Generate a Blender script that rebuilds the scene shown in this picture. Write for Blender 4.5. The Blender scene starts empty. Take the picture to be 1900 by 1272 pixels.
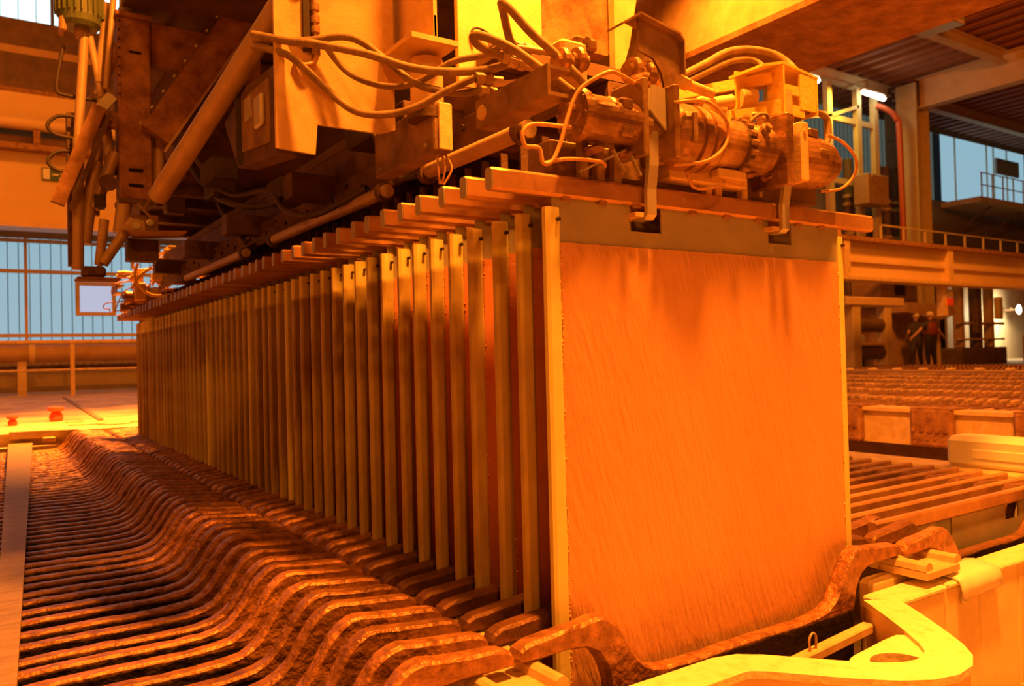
import bpy, bmesh, math, random
from mathutils import Vector, Matrix, Euler, noise

# ---------------------------------------------------------------- camera, world, lights, exposure
S = bpy.context.scene
COL = S.collection
random.seed(7)
cd = bpy.data.cameras.new('camera'); cam = bpy.data.objects.new('camera', cd); COL.objects.link(cam)
CAM = Vector((-1.00134, -1.33843, .96579))
yaw, pitch, roll = .58658, .01398, -.02446
fw = Vector((math.sin(yaw)*math.cos(pitch), math.cos(yaw)*math.cos(pitch), math.sin(pitch)))
r0 = Vector((math.cos(yaw), -math.sin(yaw), 0)); u0 = r0.cross(fw)
rr = r0*math.cos(roll)+u0*math.sin(roll); uu = -r0*math.sin(roll)+u0*math.cos(roll)
cam.matrix_world = Matrix((( rr.x, uu.x, -fw.x, CAM.x), (rr.y, uu.y, -fw.y, CAM.y), (rr.z, uu.z, -fw.z, CAM.z), (0, 0, 0, 1)))
cd.sensor_width = 36; cd.lens = 1468.483/1900*36; cd.clip_end = 200; cd.clip_start = .05
cd.dof.use_dof = True; cd.dof.focus_distance = 2.1; cd.dof.aperture_fstop = 5.0
S.camera = cam
W = bpy.data.worlds.new('world'); S.world = W; W.use_nodes = True
W.node_tree.nodes['Background'].inputs[0].default_value = (.30, .36, .42, 1)
W.node_tree.nodes['Background'].inputs[1].default_value = .02
SOD = (1.0, .245, .016)
def lamp(name, loc, target, power, size, color=SOD, spread=math.pi):
    l = bpy.data.lights.new(name, 'AREA'); l.shape = 'DISK'; l.size = size; l.energy = power; l.color = color; l.spread = spread
    o = bpy.data.objects.new(name, l); COL.objects.link(o); o.location = loc
    o.rotation_euler = (Vector(target)-Vector(loc)).to_track_quat('-Z', 'Y').to_euler(); return o
lamp('sodium_lamp_front', (.5, -1.08, 6.2), (.5, -.1, .5), 1180, .45)
lamp('sodium_lamp_walkway', (-1.6, -4.6, 5.2), (-.2, .8, .5), 120, .5)
lamp('sodium_lamp_bay', (4.3, -1.2, 6.8), (3.2, .6, .4), 200, .5)
lamp('fill_lamp_left', (-5.5, .6, 4.6), (-.3, 2.4, .8), 60, .5)  # added fill from an unseen source, brightens strip sides and slots
lamp('sodium_lamp_crane', (1.0, .4, 2.95), (1.5, 1.1, 2.5), 34, .2, SOD, 1.9)
lamp('gripper_work_lamp', (.40, .12, 2.5), (.4, .05, 1.4), 52, .14)
lamp('sodium_lamp_far', (.35, 6.95, 4.4), (.35, 7.0, .4), 420, .4, SOD, 1.5)
lamp('sodium_lamp_aisle', (8.5, 1.5, 9.5), (9, 4, 0), 700, 1.2)
lamp('sodium_lamp_hall', (17, 6, 9.8), (20, 9, 0), 1050, 1.5)
lamp('sodium_lamp_gate', (-4, 11, 9.5), (0, 15.5, 3), 480, 1.2)
S.view_settings.view_transform = 'Standard'; S.view_settings.look = 'None'
S.view_settings.exposure = 0; S.view_settings.gamma = 1; S.view_settings.use_curve_mapping = False
cy = S.cycles
cy.max_bounces = 6; cy.diffuse_bounces = 4; cy.glossy_bounces = 3; cy.transmission_bounces = 4
cy.use_denoising = True; cy.sample_clamp_indirect = 6; cy.caustics_reflective = False; cy.caustics_refractive = False

# ---------------------------------------------------------------- materials
def mat(name, c1, c2=None, rough=.6, metal=0., scale=6, bump=0., bscale=40, stretch=None, spec=.5, detail=4, lo=.35, hi=.65, rand=0.):
    m = bpy.data.materials.new(name); m.use_nodes = True; nt = m.node_tree; N = nt.nodes; L = nt.links
    b = N['Principled BSDF']; b.inputs['Roughness'].default_value = rough; b.inputs['Metallic'].default_value = metal
    b.inputs['Specular IOR Level'].default_value = spec
    b.inputs['Base Color'].default_value = (*c1, 1)
    tc = N.new('ShaderNodeTexCoord'); mp = N.new('ShaderNodeMapping'); L.new(tc.outputs['Object'], mp.inputs[0])
    if stretch: mp.vector_type = 'TEXTURE'; mp.inputs['Scale'].default_value = [1/q for q in stretch[:3]]; mp.inputs['Rotation'].default_value = (0, stretch[3] if len(stretch) > 3 else 0, 0)
    if rand:
        oi = N.new('ShaderNodeObjectInfo'); ad = N.new('ShaderNodeVectorMath'); ad.operation = 'SCALE'; ad.inputs[0].default_value = (7, 5, 3)
        L.new(oi.outputs['Random'], ad.inputs['Scale']); L.new(ad.outputs[0], mp.inputs['Location'])
    col = None
    if c2:
        n = N.new('ShaderNodeTexNoise'); n.inputs['Scale'].default_value = scale; n.inputs['Detail'].default_value = detail
        n.inputs['Roughness'].default_value = .65; L.new(mp.outputs[0], n.inputs['Vector'])
        cr = N.new('ShaderNodeValToRGB'); cr.color_ramp.elements[0].position = lo; cr.color_ramp.elements[1].position = hi
        cr.color_ramp.elements[0].color = (*c1, 1); cr.color_ramp.elements[1].color = (*c2, 1)
        L.new(n.outputs['Fac'], cr.inputs[0]); col = cr.outputs[0]
        if rand:
            hs = N.new('ShaderNodeHueSaturation'); mr = N.new('ShaderNodeMapRange'); mr.inputs[3].default_value = 1-rand; mr.inputs[4].default_value = 1+rand
            L.new(oi.outputs['Random'], mr.inputs[0]); L.new(mr.outputs[0], hs.inputs['Value']); L.new(col, hs.inputs['Color']); col = hs.outputs[0]
        L.new(col, b.inputs['Base Color'])
    if bump:
        n2 = N.new('ShaderNodeTexNoise'); n2.inputs['Scale'].default_value = bscale; n2.inputs['Detail'].default_value = 5
        L.new(mp.outputs[0], n2.inputs['Vector']); bp = N.new('ShaderNodeBump'); bp.inputs['Distance'].default_value = bump; bp.inputs['Strength'].default_value = 1
        L.new(n2.outputs['Fac'], bp.inputs['Height']); L.new(bp.outputs[0], b.inputs['Normal'])
    return m
def emit(name, c, s, c2=None):
    m = bpy.data.materials.new(name); m.use_nodes = True; b = m.node_tree.nodes['Principled BSDF']
    b.inputs['Base Color'].default_value = (*[.12*min(1, x) for x in c], 1); b.inputs['Emission Color'].default_value = (*c, 1); b.inputs['Emission Strength'].default_value = s
    return m
M = {}
M['copper'] = mat('deposited copper', (.80, .46, .22), (.90, .54, .28), .45, .3, 3, .0055, 85, (1, 1, .16, -.22), .35)
M['copper2'] = mat('deposited copper inner', (.80, .38, .20), (.92, .45, .26), .5, .35, 5, .0008, 90, (1, 1, .3), .35)
M['blade'] = mat('stainless blade', (.42, .40, .36), (.52, .49, .42), .5, .35, 5, .0003, 60)
M['bar'] = mat('hanger bar copper', (.44, .24, .13), (.62, .36, .19), .38, .45, 8, .0006, 50, rand=.15)
M['barend'] = mat('hanger bar end', (.45, .43, .40), (.55, .52, .48), .45, .3, 20)
M['pin'] = mat('dark pin', (.05, .035, .03), None, .5)
M['anode'] = mat('cast anode', (.20, .09, .04), (.46, .23, .105), .40, .3, 30, .012, 34, rand=.2, detail=8)
M['anodedark'] = mat('tarnished anode', (.13, .06, .035), (.22, .10, .05), .5, .2, 16, .005, 40, rand=.2)
M['frp'] = mat('cell wall laminate', (.80, .66, .40), (.92, .80, .52), .5, 0, 7, .0008, 30)
M['frpedge'] = mat('cell rim laminate', (.92, .85, .55), (.97, .92, .66), .55, 0, 18, .002, 60)
M['cap'] = mat('capping board', (.60, .44, .24), (.78, .62, .38), .5, 0, 12, .001, 40)
M['white'] = mat('white plastic', (.88, .86, .78), (.95, .93, .86), .5, 0, 5, .002, 14)
M['steel'] = mat('dusty steel', (.18, .105, .055), (.38, .25, .14), .55, .2, 9, .0015, 60)
M['dsteel'] = mat('dark grimy steel', (.085, .045, .024), (.16, .09, .05), .6, .15, 11, .002, 50)
M['rust'] = mat('rusted steel', (.20, .085, .035), (.44, .24, .11), .65, .1, 12, .003, 45, detail=7)
M['black'] = mat('black grime', (.03, .02, .015), (.06, .04, .03), .7, 0, 12)
M['paint'] = mat('ochre painted steel', (.62, .44, .20), (.84, .62, .32), .55, 0, 12, .0007, 130, detail=10)
M['smooth'] = mat('runway paint', (.74, .54, .27), (.79, .58, .30), .6, 0, 1.2)
M['ypaint'] = mat('yellow painted steel', (.92, .68, .12), (.98, .78, .22), .5, 0, 8, .0012, 80)
M['galv'] = mat('galvanised strap', (.56, .55, .52), (.68, .66, .6), .4, .5, 15)
M['tube'] = mat('dull tube', (.46, .34, .22), (.58, .44, .30), .5, .25, 14, .0006, 60)
M['lughighlight'] = mat('worn highlit copper lug', (.62, .40, .24), (.80, .56, .36), .4, .3, 8, .001, 30, rand=.2)  # worn lug tops made lighter, their highlights put into the colour
M['motor'] = mat('oily motor casing', (.20, .105, .05), (.58, .35, .17), .30, .4, 7, .004, 26, detail=7, lo=.4, hi=.66)
M['hose'] = mat('dusty rubber hose', (.20, .135, .075), (.32, .22, .12), .65, 0, 30, .001, 120)
M['dhose'] = mat('dark rubber hose', (.07, .05, .04), None, .6)
M['ohose'] = mat('orange sensor cable', (.50, .27, .12), (.70, .42, .2), .5, 0, 40)
M['green'] = mat('green motor paint', (.10, .15, .07), (.16, .20, .10), .5, 0, 8)
M['beam'] = mat('painted beam', (.72, .52, .30), (.80, .60, .36), .6, 0, 2)
M['beam2'] = mat('painted column', (.62, .48, .24), (.70, .55, .30), .6, 0, 2)
M['deck'] = mat('roof deck', (.34, .12, .06), (.42, .155, .08), .7, 0, 1.5)
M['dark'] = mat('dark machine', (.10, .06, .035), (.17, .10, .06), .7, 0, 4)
M['mid'] = mat('machine housing', (.40, .25, .13), (.50, .32, .18), .6, 0, 3)
M['floor'] = mat('stained concrete', (.40, .28, .18), (.62, .46, .32), .6, 0, 3, .003, 20, detail=7)
M['plat'] = mat('bright platform boards', (.42, .29, .19), (.84, .70, .52), .6, 0, 1.8, .004, 14, detail=7)
M['wood'] = mat('weathered plank', (.26, .20, .15), (.38, .30, .22), .6, 0, 5, .0012, 22, (2, 9, 2))
M['wall'] = mat('wall panel', (.30, .24, .16), (.36, .29, .20), .7, 0, 2)
M['liquor'] = mat('dark electrolyte', (.01, .012, .012), None, .15)
M['red'] = mat('red paint', (.75, .10, .05), None, .5)
M['redpipe'] = mat('red fire pipe', (.60, .13, .06), None, .5)
M['signg'] = mat('dark sign face', (.06, .12, .06), None, .5)
M['signw'] = mat('sign white', (.85, .85, .75), None, .5)
M['pane'] = emit('daylit pane', (.27, .46, .56), 1.0)
M['pane2'] = emit('bright daylit pane', (.72, 1.0, 1.0), 1.5)
M['pane3'] = emit('dusky pane', (.07, .085, .07), 1.0)
M['paper'] = emit('daylit milky pane', (.43, .49, .66), 1.0)
M['tubelight'] = emit('fluorescent tube', (1, .93, .62), 12)
M['skin'] = mat('skin', (.62, .36, .24), None, .6)
M['cloth'] = mat('navy work clothes', (.07, .06, .07), None, .8)
M['vest'] = mat('red brown vest', (.28, .07, .04), None, .8)
M['helmet'] = mat('pale helmet', (.85, .72, .45), None, .4)
M['seam'] = mat('dark seam', (.05, .14, .16), None, .6)
M['ventry'] = mat('black hole', (.004, .003, .003), None, .9)

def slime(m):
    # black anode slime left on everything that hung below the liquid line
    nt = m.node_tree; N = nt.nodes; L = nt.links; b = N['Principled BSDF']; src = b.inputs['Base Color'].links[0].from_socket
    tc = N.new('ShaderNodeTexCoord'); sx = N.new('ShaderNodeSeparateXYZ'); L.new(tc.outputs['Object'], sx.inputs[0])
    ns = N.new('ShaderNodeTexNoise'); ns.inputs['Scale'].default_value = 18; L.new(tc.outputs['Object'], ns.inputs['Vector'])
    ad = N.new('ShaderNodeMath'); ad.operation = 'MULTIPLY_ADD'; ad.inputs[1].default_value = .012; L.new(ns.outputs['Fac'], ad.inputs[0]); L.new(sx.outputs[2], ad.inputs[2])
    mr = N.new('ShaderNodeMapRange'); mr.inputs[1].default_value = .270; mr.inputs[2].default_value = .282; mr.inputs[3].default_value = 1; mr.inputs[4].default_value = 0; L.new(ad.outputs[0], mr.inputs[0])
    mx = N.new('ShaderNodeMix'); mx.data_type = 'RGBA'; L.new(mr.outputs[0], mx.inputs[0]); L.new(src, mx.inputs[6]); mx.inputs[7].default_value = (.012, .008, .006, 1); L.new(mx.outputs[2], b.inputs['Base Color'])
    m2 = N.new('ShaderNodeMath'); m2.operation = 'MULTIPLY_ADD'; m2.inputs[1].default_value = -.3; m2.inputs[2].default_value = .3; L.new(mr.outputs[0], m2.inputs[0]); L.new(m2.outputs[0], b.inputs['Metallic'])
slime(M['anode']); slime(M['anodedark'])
def strip_mat():
    m = mat('edge strip', (.78, .72, .24), (.88, .82, .34), .5, 0, 14, .0006, 60, rand=.12); nt = m.node_tree; N = nt.nodes; L = nt.links
    b = N['Principled BSDF']; src = b.inputs['Base Color'].links[0].from_socket
    tc = N.new('ShaderNodeTexCoord'); sx = N.new('ShaderNodeSeparateXYZ'); L.new(tc.outputs['Object'], sx.inputs[0])
    oi = N.new('ShaderNodeObjectInfo')
    st = N.new('ShaderNodeMapRange'); st.inputs[1].default_value = 1.185; st.inputs[2].default_value = 1.20; st.inputs[3].default_value = 1; st.inputs[4].default_value = 0; L.new(sx.outputs[2], st.inputs[0])
    pw = N.new('ShaderNodeMath'); pw.operation = 'MULTIPLY_ADD'; pw.inputs[1].default_value = .5; pw.inputs[2].default_value = .5; L.new(oi.outputs['Random'], pw.inputs[0])
    ns = N.new('ShaderNodeTexNoise'); ns.inputs['Scale'].default_value = 9; mp = N.new('ShaderNodeMapping'); mp.inputs['Scale'].default_value = (3, 3, .7)
    L.new(tc.outputs['Object'], mp.inputs[0]); L.new(mp.outputs[0], ns.inputs['Vector'])
    mr = N.new('ShaderNodeMapRange'); mr.inputs[1].default_value = .3; mr.inputs[2].default_value = .7; mr.inputs[3].default_value = .55; mr.inputs[4].default_value = 1; L.new(ns.outputs['Fac'], mr.inputs[0])
    m1 = N.new('ShaderNodeMath'); m1.operation = 'MULTIPLY'; L.new(st.outputs[0], m1.inputs[0]); L.new(pw.outputs[0], m1.inputs[1])
    m2 = N.new('ShaderNodeMath'); m2.operation = 'MULTIPLY'; L.new(m1.outputs[0], m2.inputs[0]); L.new(mr.outputs[0], m2.inputs[1])
    mx = N.new('ShaderNodeMix'); mx.data_type = 'RGBA'; L.new(m2.outputs[0], mx.inputs[0]); L.new(src, mx.inputs[6]); mx.inputs[7].default_value = (.31, .18, .065, 1)
    L.new(mx.outputs[2], b.inputs['Base Color']); return m
M['strip'] = strip_mat()
M['stripclean'] = mat('clean edge strip', (.80, .76, .28), (.88, .84, .36), .5, 0, 8, .0006, 40)

# ---------------------------------------------------------------- mesh helpers
ORG = {}
class MB:
    def __init__(s): s.v = []; s.f = []; s.sm = []
    def add(s, vs, fs, smooth=False):
        k = len(s.v); s.v += [tuple(v) for v in vs]; s.f += [tuple(i+k for i in f) for f in fs]; s.sm += [smooth]*len(fs); return s
    def box(s, a, b, ch=0.):
        x0, x1 = sorted((a[0], b[0])); y0, y1 = sorted((a[1], b[1])); z0, z1 = sorted((a[2], b[2]))
        ch = min(ch, (x1-x0)/3, (y1-y0)/3, (z1-z0)/3)
        if ch <= 0:
            return s.add([(x0,y0,z0),(x1,y0,z0),(x1,y1,z0),(x0,y1,z0),(x0,y0,z1),(x1,y0,z1),(x1,y1,z1),(x0,y1,z1)],
                         [(0,3,2,1),(4,5,6,7),(0,1,5,4),(1,2,6,5),(2,3,7,6),(3,0,4,7)])
        bm = bmesh.new(); bmesh.ops.create_cube(bm, size=1)
        for v in bm.verts: v.co = Vector(((x0+x1)/2+v.co.x*(x1-x0), (y0+y1)/2+v.co.y*(y1-y0), (z0+z1)/2+v.co.z*(z1-z0)))
        bmesh.ops.bevel(bm, geom=bm.edges[:], offset=ch, segments=1, affect='EDGES')
        return s.frombm(bm)
    def frombm(s, bm, mx=None, smooth=False):
        bm.verts.index_update(); s.add([(mx @ v.co) if mx else v.co[:] for v in bm.verts], [[v.index for v in f.verts] for f in bm.faces], smooth); bm.free(); return s
    def bar(s, p, q, w, h, up=(0, 0, 1), ch=0.):
        p, q = Vector(p), Vector(q); d = q-p; z = Vector(up); y = d.normalized(); x = y.cross(z)
        if x.length < 1e-4: x = y.cross(Vector((1, 0, 0)))
        x.normalize(); z = x.cross(y)
        t = MB().box((-w/2, 0, -h/2), (w/2, d.length, h/2), ch)
        return s.add([p+x*v[0]+y*v[1]+z*v[2] for v in t.v], t.f)
    def tube(s, pts, r, n=8, caps=True, smooth=True):
        pts = [Vector(p) for p in pts]; rings = []; rs = r if isinstance(r, (list, tuple)) else [r]*len(pts)
        prev = None
        for i, p in enumerate(pts):
            d = (pts[min(i+1, len(pts)-1)]-pts[max(i-1, 0)]).normalized()
            if prev is None: a = d.orthogonal().normalized()
            else: a = (prev-d*prev.dot(d)); a = a.normalized() if a.length > 1e-5 else d.orthogonal().normalized()
            prev = a; b = d.cross(a)
            rings.append([p+(a*math.cos(2*math.pi*k/n)+b*math.sin(2*math.pi*k/n))*rs[i] for k in range(n)])
        vs = [v for rg in rings for v in rg]; fs = []
        for i in range(len(pts)-1):
            for k in range(n): fs.append((i*n+k, i*n+(k+1) % n, (i+1)*n+(k+1) % n, (i+1)*n+k))
        s.add(vs, fs, smooth)
        if caps:
            s.add(rings[0], [tuple(range(n))[::-1]]); s.add(rings[-1], [tuple(range(n))])
        return s
    def cyl(s, p, q, r, n=20, r2=None): return s.tube([p, q], [r, r if r2 is None else r2], n)
    def lathe(s, p, d, prof, n=24):
        """prof: (distance along d, radius) pairs"""
        p = Vector(p); d = Vector(d).normalized(); a = d.orthogonal().normalized(); b = d.cross(a)
        vs = []; fs = []
        for t, r in prof: vs += [p+d*t+(a*math.cos(2*math.pi*k/n)+b*math.sin(2*math.pi*k/n))*r for k in range(n)]
        for i in range(len(prof)-1):
            for k in range(n): fs.append((i*n+k, i*n+(k+1) % n, (i+1)*n+(k+1) % n, (i+1)*n+k))
        fs.append(tuple(range(n))[::-1]); fs.append(tuple(range((len(prof)-1)*n, len(prof)*n)))
        return s.add(vs, fs)
    def prism(s, poly, axis, a, b):
        """poly of 2-D points extruded along axis from a to b; 2-D order: x->(y,z) y->(x,z) z->(x,y)"""
        f = {'x': lambda u, v, w: (w, u, v), 'y': lambda u, v, w: (u, w, v), 'z': lambda u, v, w: (u, v, w)}[axis]
        n = len(poly); vs = [f(u, v, a) for u, v in poly]+[f(u, v, b) for u, v in poly]
        fs = [tuple(range(n))[::-1], tuple(range(n, 2*n))]+[(i, (i+1) % n, n+(i+1) % n, n+i) for i in range(n)]
        return s.add(vs, fs)
    def bolt(s, p, d, r=.008, h=.006): return s.tube([Vector(p), Vector(p)+Vector(d)*h], r, 6, True, False)
    def mesh(s, name, m, org=(0, 0, 0)):
        me = bpy.data.meshes.new(name); o = Vector(org)
        me.from_pydata([Vector(v)-o for v in s.v], [], s.f); me.polygons.foreach_set('use_smooth', s.sm)
        bm = bmesh.new(); bm.from_mesh(me); bmesh.ops.recalc_face_normals(bm, faces=bm.faces[:]); bm.to_mesh(me); bm.free()
        for mm in (m if isinstance(m, list) else [m]): me.materials.append(mm)
        return me
    def build(s, name, m, parent=None, org=None, smooth_angle=True):
        if org is None: org = ORG.get(parent.name, Vector((0, 0, 0))) if parent else Vector((0, 0, 0))
        org = Vector(org)
        me = s.mesh(name, m, org); o = bpy.data.objects.new(name, me); COL.objects.link(o)
        if parent: o.parent = parent; o.location = org-ORG.get(parent.name, Vector((0, 0, 0)))
        else: o.location = org
        ORG[o.name] = org
        return o
def tag(o, label, cat, group=None, kind=None):
    o['label'] = label; o['category'] = cat
    if group: o['group'] = group
    if kind: o['kind'] = kind
    return o
def thing(name, loc, label, cat, group=None):
    o = bpy.data.objects.new(name, None); COL.objects.link(o); o.location = loc; o.empty_display_size = .1
    ORG[o.name] = Vector(loc); return tag(o, label, cat, group)
def struct(mb, name, m, org=(0, 0, 0)):
    o = mb.build(name, m, None, org); o['kind'] = 'structure'; return o
def inst(name, me, parent, loc, rot=None):
    o = bpy.data.objects.new(name, me); COL.objects.link(o); o.parent = parent; o.location = loc
    if rot: o.rotation_euler = rot
    return o
def smooth_path(pts, k=5):
    pts = [Vector(p) for p in pts]; out = []
    for i in range(len(pts)-1):
        p0, p1, p2, p3 = pts[max(i-1, 0)], pts[i], pts[i+1], pts[min(i+2, len(pts)-1)]
        for j in range(k):
            t = j/k; out.append(.5*((2*p1)+(p2-p0)*t+(2*p0-5*p1+4*p2-p3)*t*t+(3*p1-p0-3*p2+p3)*t**3))
    return out+[pts[-1]]
U_ = ['', 'first', 'second', 'third', 'fourth', 'fifth', 'sixth', 'seventh', 'eighth', 'ninth', 'tenth', 'eleventh', 'twelfth', 'thirteenth', 'fourteenth', 'fifteenth', 'sixteenth', 'seventeenth', 'eighteenth', 'nineteenth']
T_ = ['', '', 'twent', 'thirt', 'fort', 'fift', 'sixt', 'sevent']
def ordw(n): return U_[n] if n < 20 else (T_[n//10]+'ieth' if n % 10 == 0 else T_[n//10]+'y-'+U_[n % 10])
PITCH = .10264
# ---------------------------------------------------------------- room shell
struct(MB().box((-9, -9, -.4), (62, 19, -.3)), 'floor', M['floor'])
gr = MB()
for i in range(40): gr.box((.9+.045*i, -2.1, -.085), (.906+.045*i, -.175, -.06))
for j in range(40): gr.box((.9, -2.1+.048*j, -.08), (2.7, -2.094+.048*j, -.064))
o = gr.build('floor_grating', M['frp']); o['kind'] = 'structure'
struct(MB().box((-9, 6.5, -.3), (3.2, 19, .4)), 'trim_2', M['plat'])
struct(MB().box((16, 10.9, -.3), (40, 18.6, .2)), 'trim_3', M['floor'])
struct(MB().box((-9.2, -9, -.4), (-9, 19, 12)), 'wall_left', M['wall'])
struct(MB().box((-9, -9.2, -.4), (62, -9, 12)), 'wall_front', M['wall'])
struct(MB().box((62, -9, -.4), (62.2, 19, 12)), 'wall_right', M['wall'])
# roof: trapezoid deck with ribs running along Y
poly = []; x = -9.
while x < 62: poly += [(x, 11.2), (x+.25, 11.2), (x+.30, 11.48), (x+.62, 11.48), (x+.67, 11.2)]; x += .68
poly += [(62, 11.6), (-9, 11.6)]
struct(MB().prism(poly, 'y', -9, 19), 'ceiling', M['deck'])
def hbeam(mb, p, q, w, h, tf=.04, tw=.03):
    p, q = Vector(p), Vector(q); mb.bar(p+Vector((0, 0, h/2-tf/2)), q+Vector((0, 0, h/2-tf/2)), w, tf); mb.bar(p-Vector((0, 0, h/2-tf/2)), q-Vector((0, 0, h/2-tf/2)), w, tf)
    mb.bar(p, q, tw, h-2*tf); return mb
for i, y in enumerate((7.7, 12.05, 16.35)):
    for x0, x1 in ((3, 28.95), (29.5, 61)):
        o = hbeam(MB(), (x0, y, 10.98), (x1, y, 10.98), .34, .42).build('roof_beam', M['beam'], None, ((x0+x1)/2, y, 11)); o['kind'] = 'structure'
o = hbeam(MB(), (29.2, -8, 10.6), (29.2, 15.2, 10.6), .5, 1.15).build('roof_beam', M['beam'], None, (29.2, 4, 10.6)); o['kind'] = 'structure'
o = hbeam(MB(), (44.5, -8, 10.6), (44.5, 15.2, 10.6), .5, 1.15).build('roof_beam', M['beam'], None, (44.5, 4, 10.6)); o['kind'] = 'structure'
cb = MB().box((28.75, 15.1, .2), (28.80, 15.9, 11)); cb.box((29.6, 15.1, .2), (29.65, 15.9, 11)); cb.box((28.8, 15.4, .2), (29.6, 15.6, 11))
o = cb.build('hall_column', M['beam2'], None, (29.2, 15.5, .2)); o['kind'] = 'structure'
o = MB().box((44, 15.2, .2), (45, 15.8, 11)).build('hall_column', M['beam2'], None, (44.5, 15.5, .2)); o['kind'] = 'structure'

# back wall: left daylit glazing
wl = MB()
wl.box((-9, 18.6, -.3), (62, 18.75, 1.48)); wl.box((-9, 18.6, 3.72), (62, 18.75, 7.75)); wl.box((-9, 18.6, 10.98), (62, 18.75, 12))
wl.box((6, 18.6, 1.48), (62, 18.75, 3.72)); wl.box((6, 18.6, 7.75), (22.4, 18.75, 11)); wl.box((46, 18.6, 7.75), (62, 18.75, 11)); wl.box((-9, 18.6, 7.75), (-4, 18.75, 11))
wl.box((-9, 18.6, 1.48), (-4, 18.75, 3.72)); struct(wl, 'wall_back', M['wall'])
def window(name, x0, x1, z0, z1, step, pm, frame, mull=(), rows=(), seam=True, y=18.66, skip=None):
    w = bpy.data.objects.new(name, None); COL.objects.link(w); w.location = (x0, y, z0); w['kind'] = 'structure'; ORG[w.name] = Vector((x0, y, z0))
    n = int(round((x1-x0)/step)); st = (x1-x0)/n
    pv = MB()
    pr = [(0, 0), (st*.08, -.02), (st*.92, -.02), (st, 0), (st, .01), (0, .01)]
    pm_ = MB().prism(pr, 'z', 0, z1-z0).mesh('pane', pm)
    for i in range(n):
        xx = x0+st*i
        if skip and skip(xx+st/2): continue
        inst('pane', pm_, w, (st*i, 0, 0))
    if seam:
        sm = MB().box((-.008, -.03, 0), (.008, 0, z1-z0)).mesh('seam', M['seam'])
        for i in range(n+1): inst('seam', sm, w, (st*i, 0, 0))
    fm = MB()
    for xx in mull: fm.box((xx-.03, y-.08, z0), (xx+.03, y-.025, z1))
    for z in rows: fm.box((x0, y-.09, z-.04), (x1, y-.03, z+.04))
    if fm.v: fm.build('window_frame', frame, w)
    return w
w1 = window('window_1', -4, 6, 1.48, 3.72, .20, M['pane'], M['beam2'], (-3, -.27, 2.4, 4.8), (3.0, 1.62, 3.66))
window('window_2', -4, 6, 7.9, 10.9, .33, M['pane2'], M['dark'], (-2, .3, 2.6), ())
# small openable window with a milky pane
nb = thing('hinged_window', (1.06, 18.5, 2.05), 'small brown framed window with milky pane in the blue glazing', 'window')
f = MB(); f.box((.66, 18.5, 2.05), (1.46, 18.62, 2.13)); f.box((.66, 18.5, 2.72), (1.46, 18.62, 2.80)); f.box((.66, 18.5, 2.13), (.74, 18.62, 2.72)); f.box((1.38, 18.5, 2.13), (1.46, 18.62, 2.72)); f.build('window_frame', M['beam2'], nb)
MB().box((.74, 18.57, 2.13), (1.38, 18.6, 2.72)).build('pane', M['paper'], nb)
# right daylit glazing
window('window_3', 37.2, 45.6, 7.8, 10.98, .22, M['pane'], M['beam2'], (38.4, 41.5, 42.2, 43.6), (), False)
window('window_4', 22.4, 36.5, 7.75, 10.98, .28, M['pane3'], M['beam2'], (), (), True)
gl = MB(); gl.box((42.2, 18.45, 9.6), (44.6, 18.55, 10.4)); gl.build('roller_housing', M['wall'], None, (43.4, 18.5, 9.6)); bpy.data.objects['roller_housing']['kind'] = 'structure'
# gallery with railing below the right windows
gt = thing('gallery', (40, 17.5, 7.4), 'gallery walkway with thin railing under the right blue windows', 'walkway')
MB().box((36.6, 16.6, 7.35), (47, 18.4, 7.6)).build('deck', M['beam'], gt)
for x in [36.8+1.0*i for i in range(11)]: MB().box((x-.025, 16.62, 7.6), (x+.025, 16.67, 8.7)).build('post', M['beam2'], gt)
for z in (8.15, 8.7): MB().box((36.7, 16.62, z-.02), (47, 16.66, z+.02)).build('rail', M['beam2'], gt)
for x in (38.5, 41.5, 44.6): MB().bar((x, 17, 7.4), (x-1.2, 18.3, 6.2), .08, .08).build('bracket', M['dark'], gt)
dk = thing('duct', (31.6, 16.5, 4), 'tall square brown ventilation duct beside the column', 'duct')
for z0, z1 in ((.2, 3.88), (3.9, 5.4), (5.42, 6.9), (6.92, 8.2), (8.22, 9.5), (9.52, 11)):
    s = .75 if z0 > 6 else .6
    MB().box((31.5-s, 16.6, z0), (31.5+s, 17.6, min(z1, 10.98)), .02).build('segment', M['wall'], dk)
# pipes beside the column
for i, x in enumerate((26.2, 26.9, 28.1, 28.7, 29.3)):
    p = thing('vertical_pipe', (x, 16.4, .2), f'dark lagged vertical pipe left of the column, {ordw(i+1)} from the left', 'pipe', 'vertical pipes beside the column')
    MB().cyl((x, 16.4, .2), (x, 16.4, 8), .17, 14).build('pipe_run', M['dark'], p)
    for z in (5.2, 6.3, 6.6): MB().cyl((x, 16.4, z-.06), (x, 16.4, z+.06), .21, 14).build('clamp', M['mid'], p)
rp = MB().tube(smooth_path([(27.42, 15.9, 10.1), (27.6, 15.6, 9.9), (27.8, 15.35, 9.5), (27.9, 15.3, 8.5), (28.0, 15.3, .2)]), .11, 10)
tag(rp.build('fire_pipe', M['redpipe'], None, (28, 15.3, .2)), 'red pipe running down beside the tall column', 'pipe')
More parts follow.
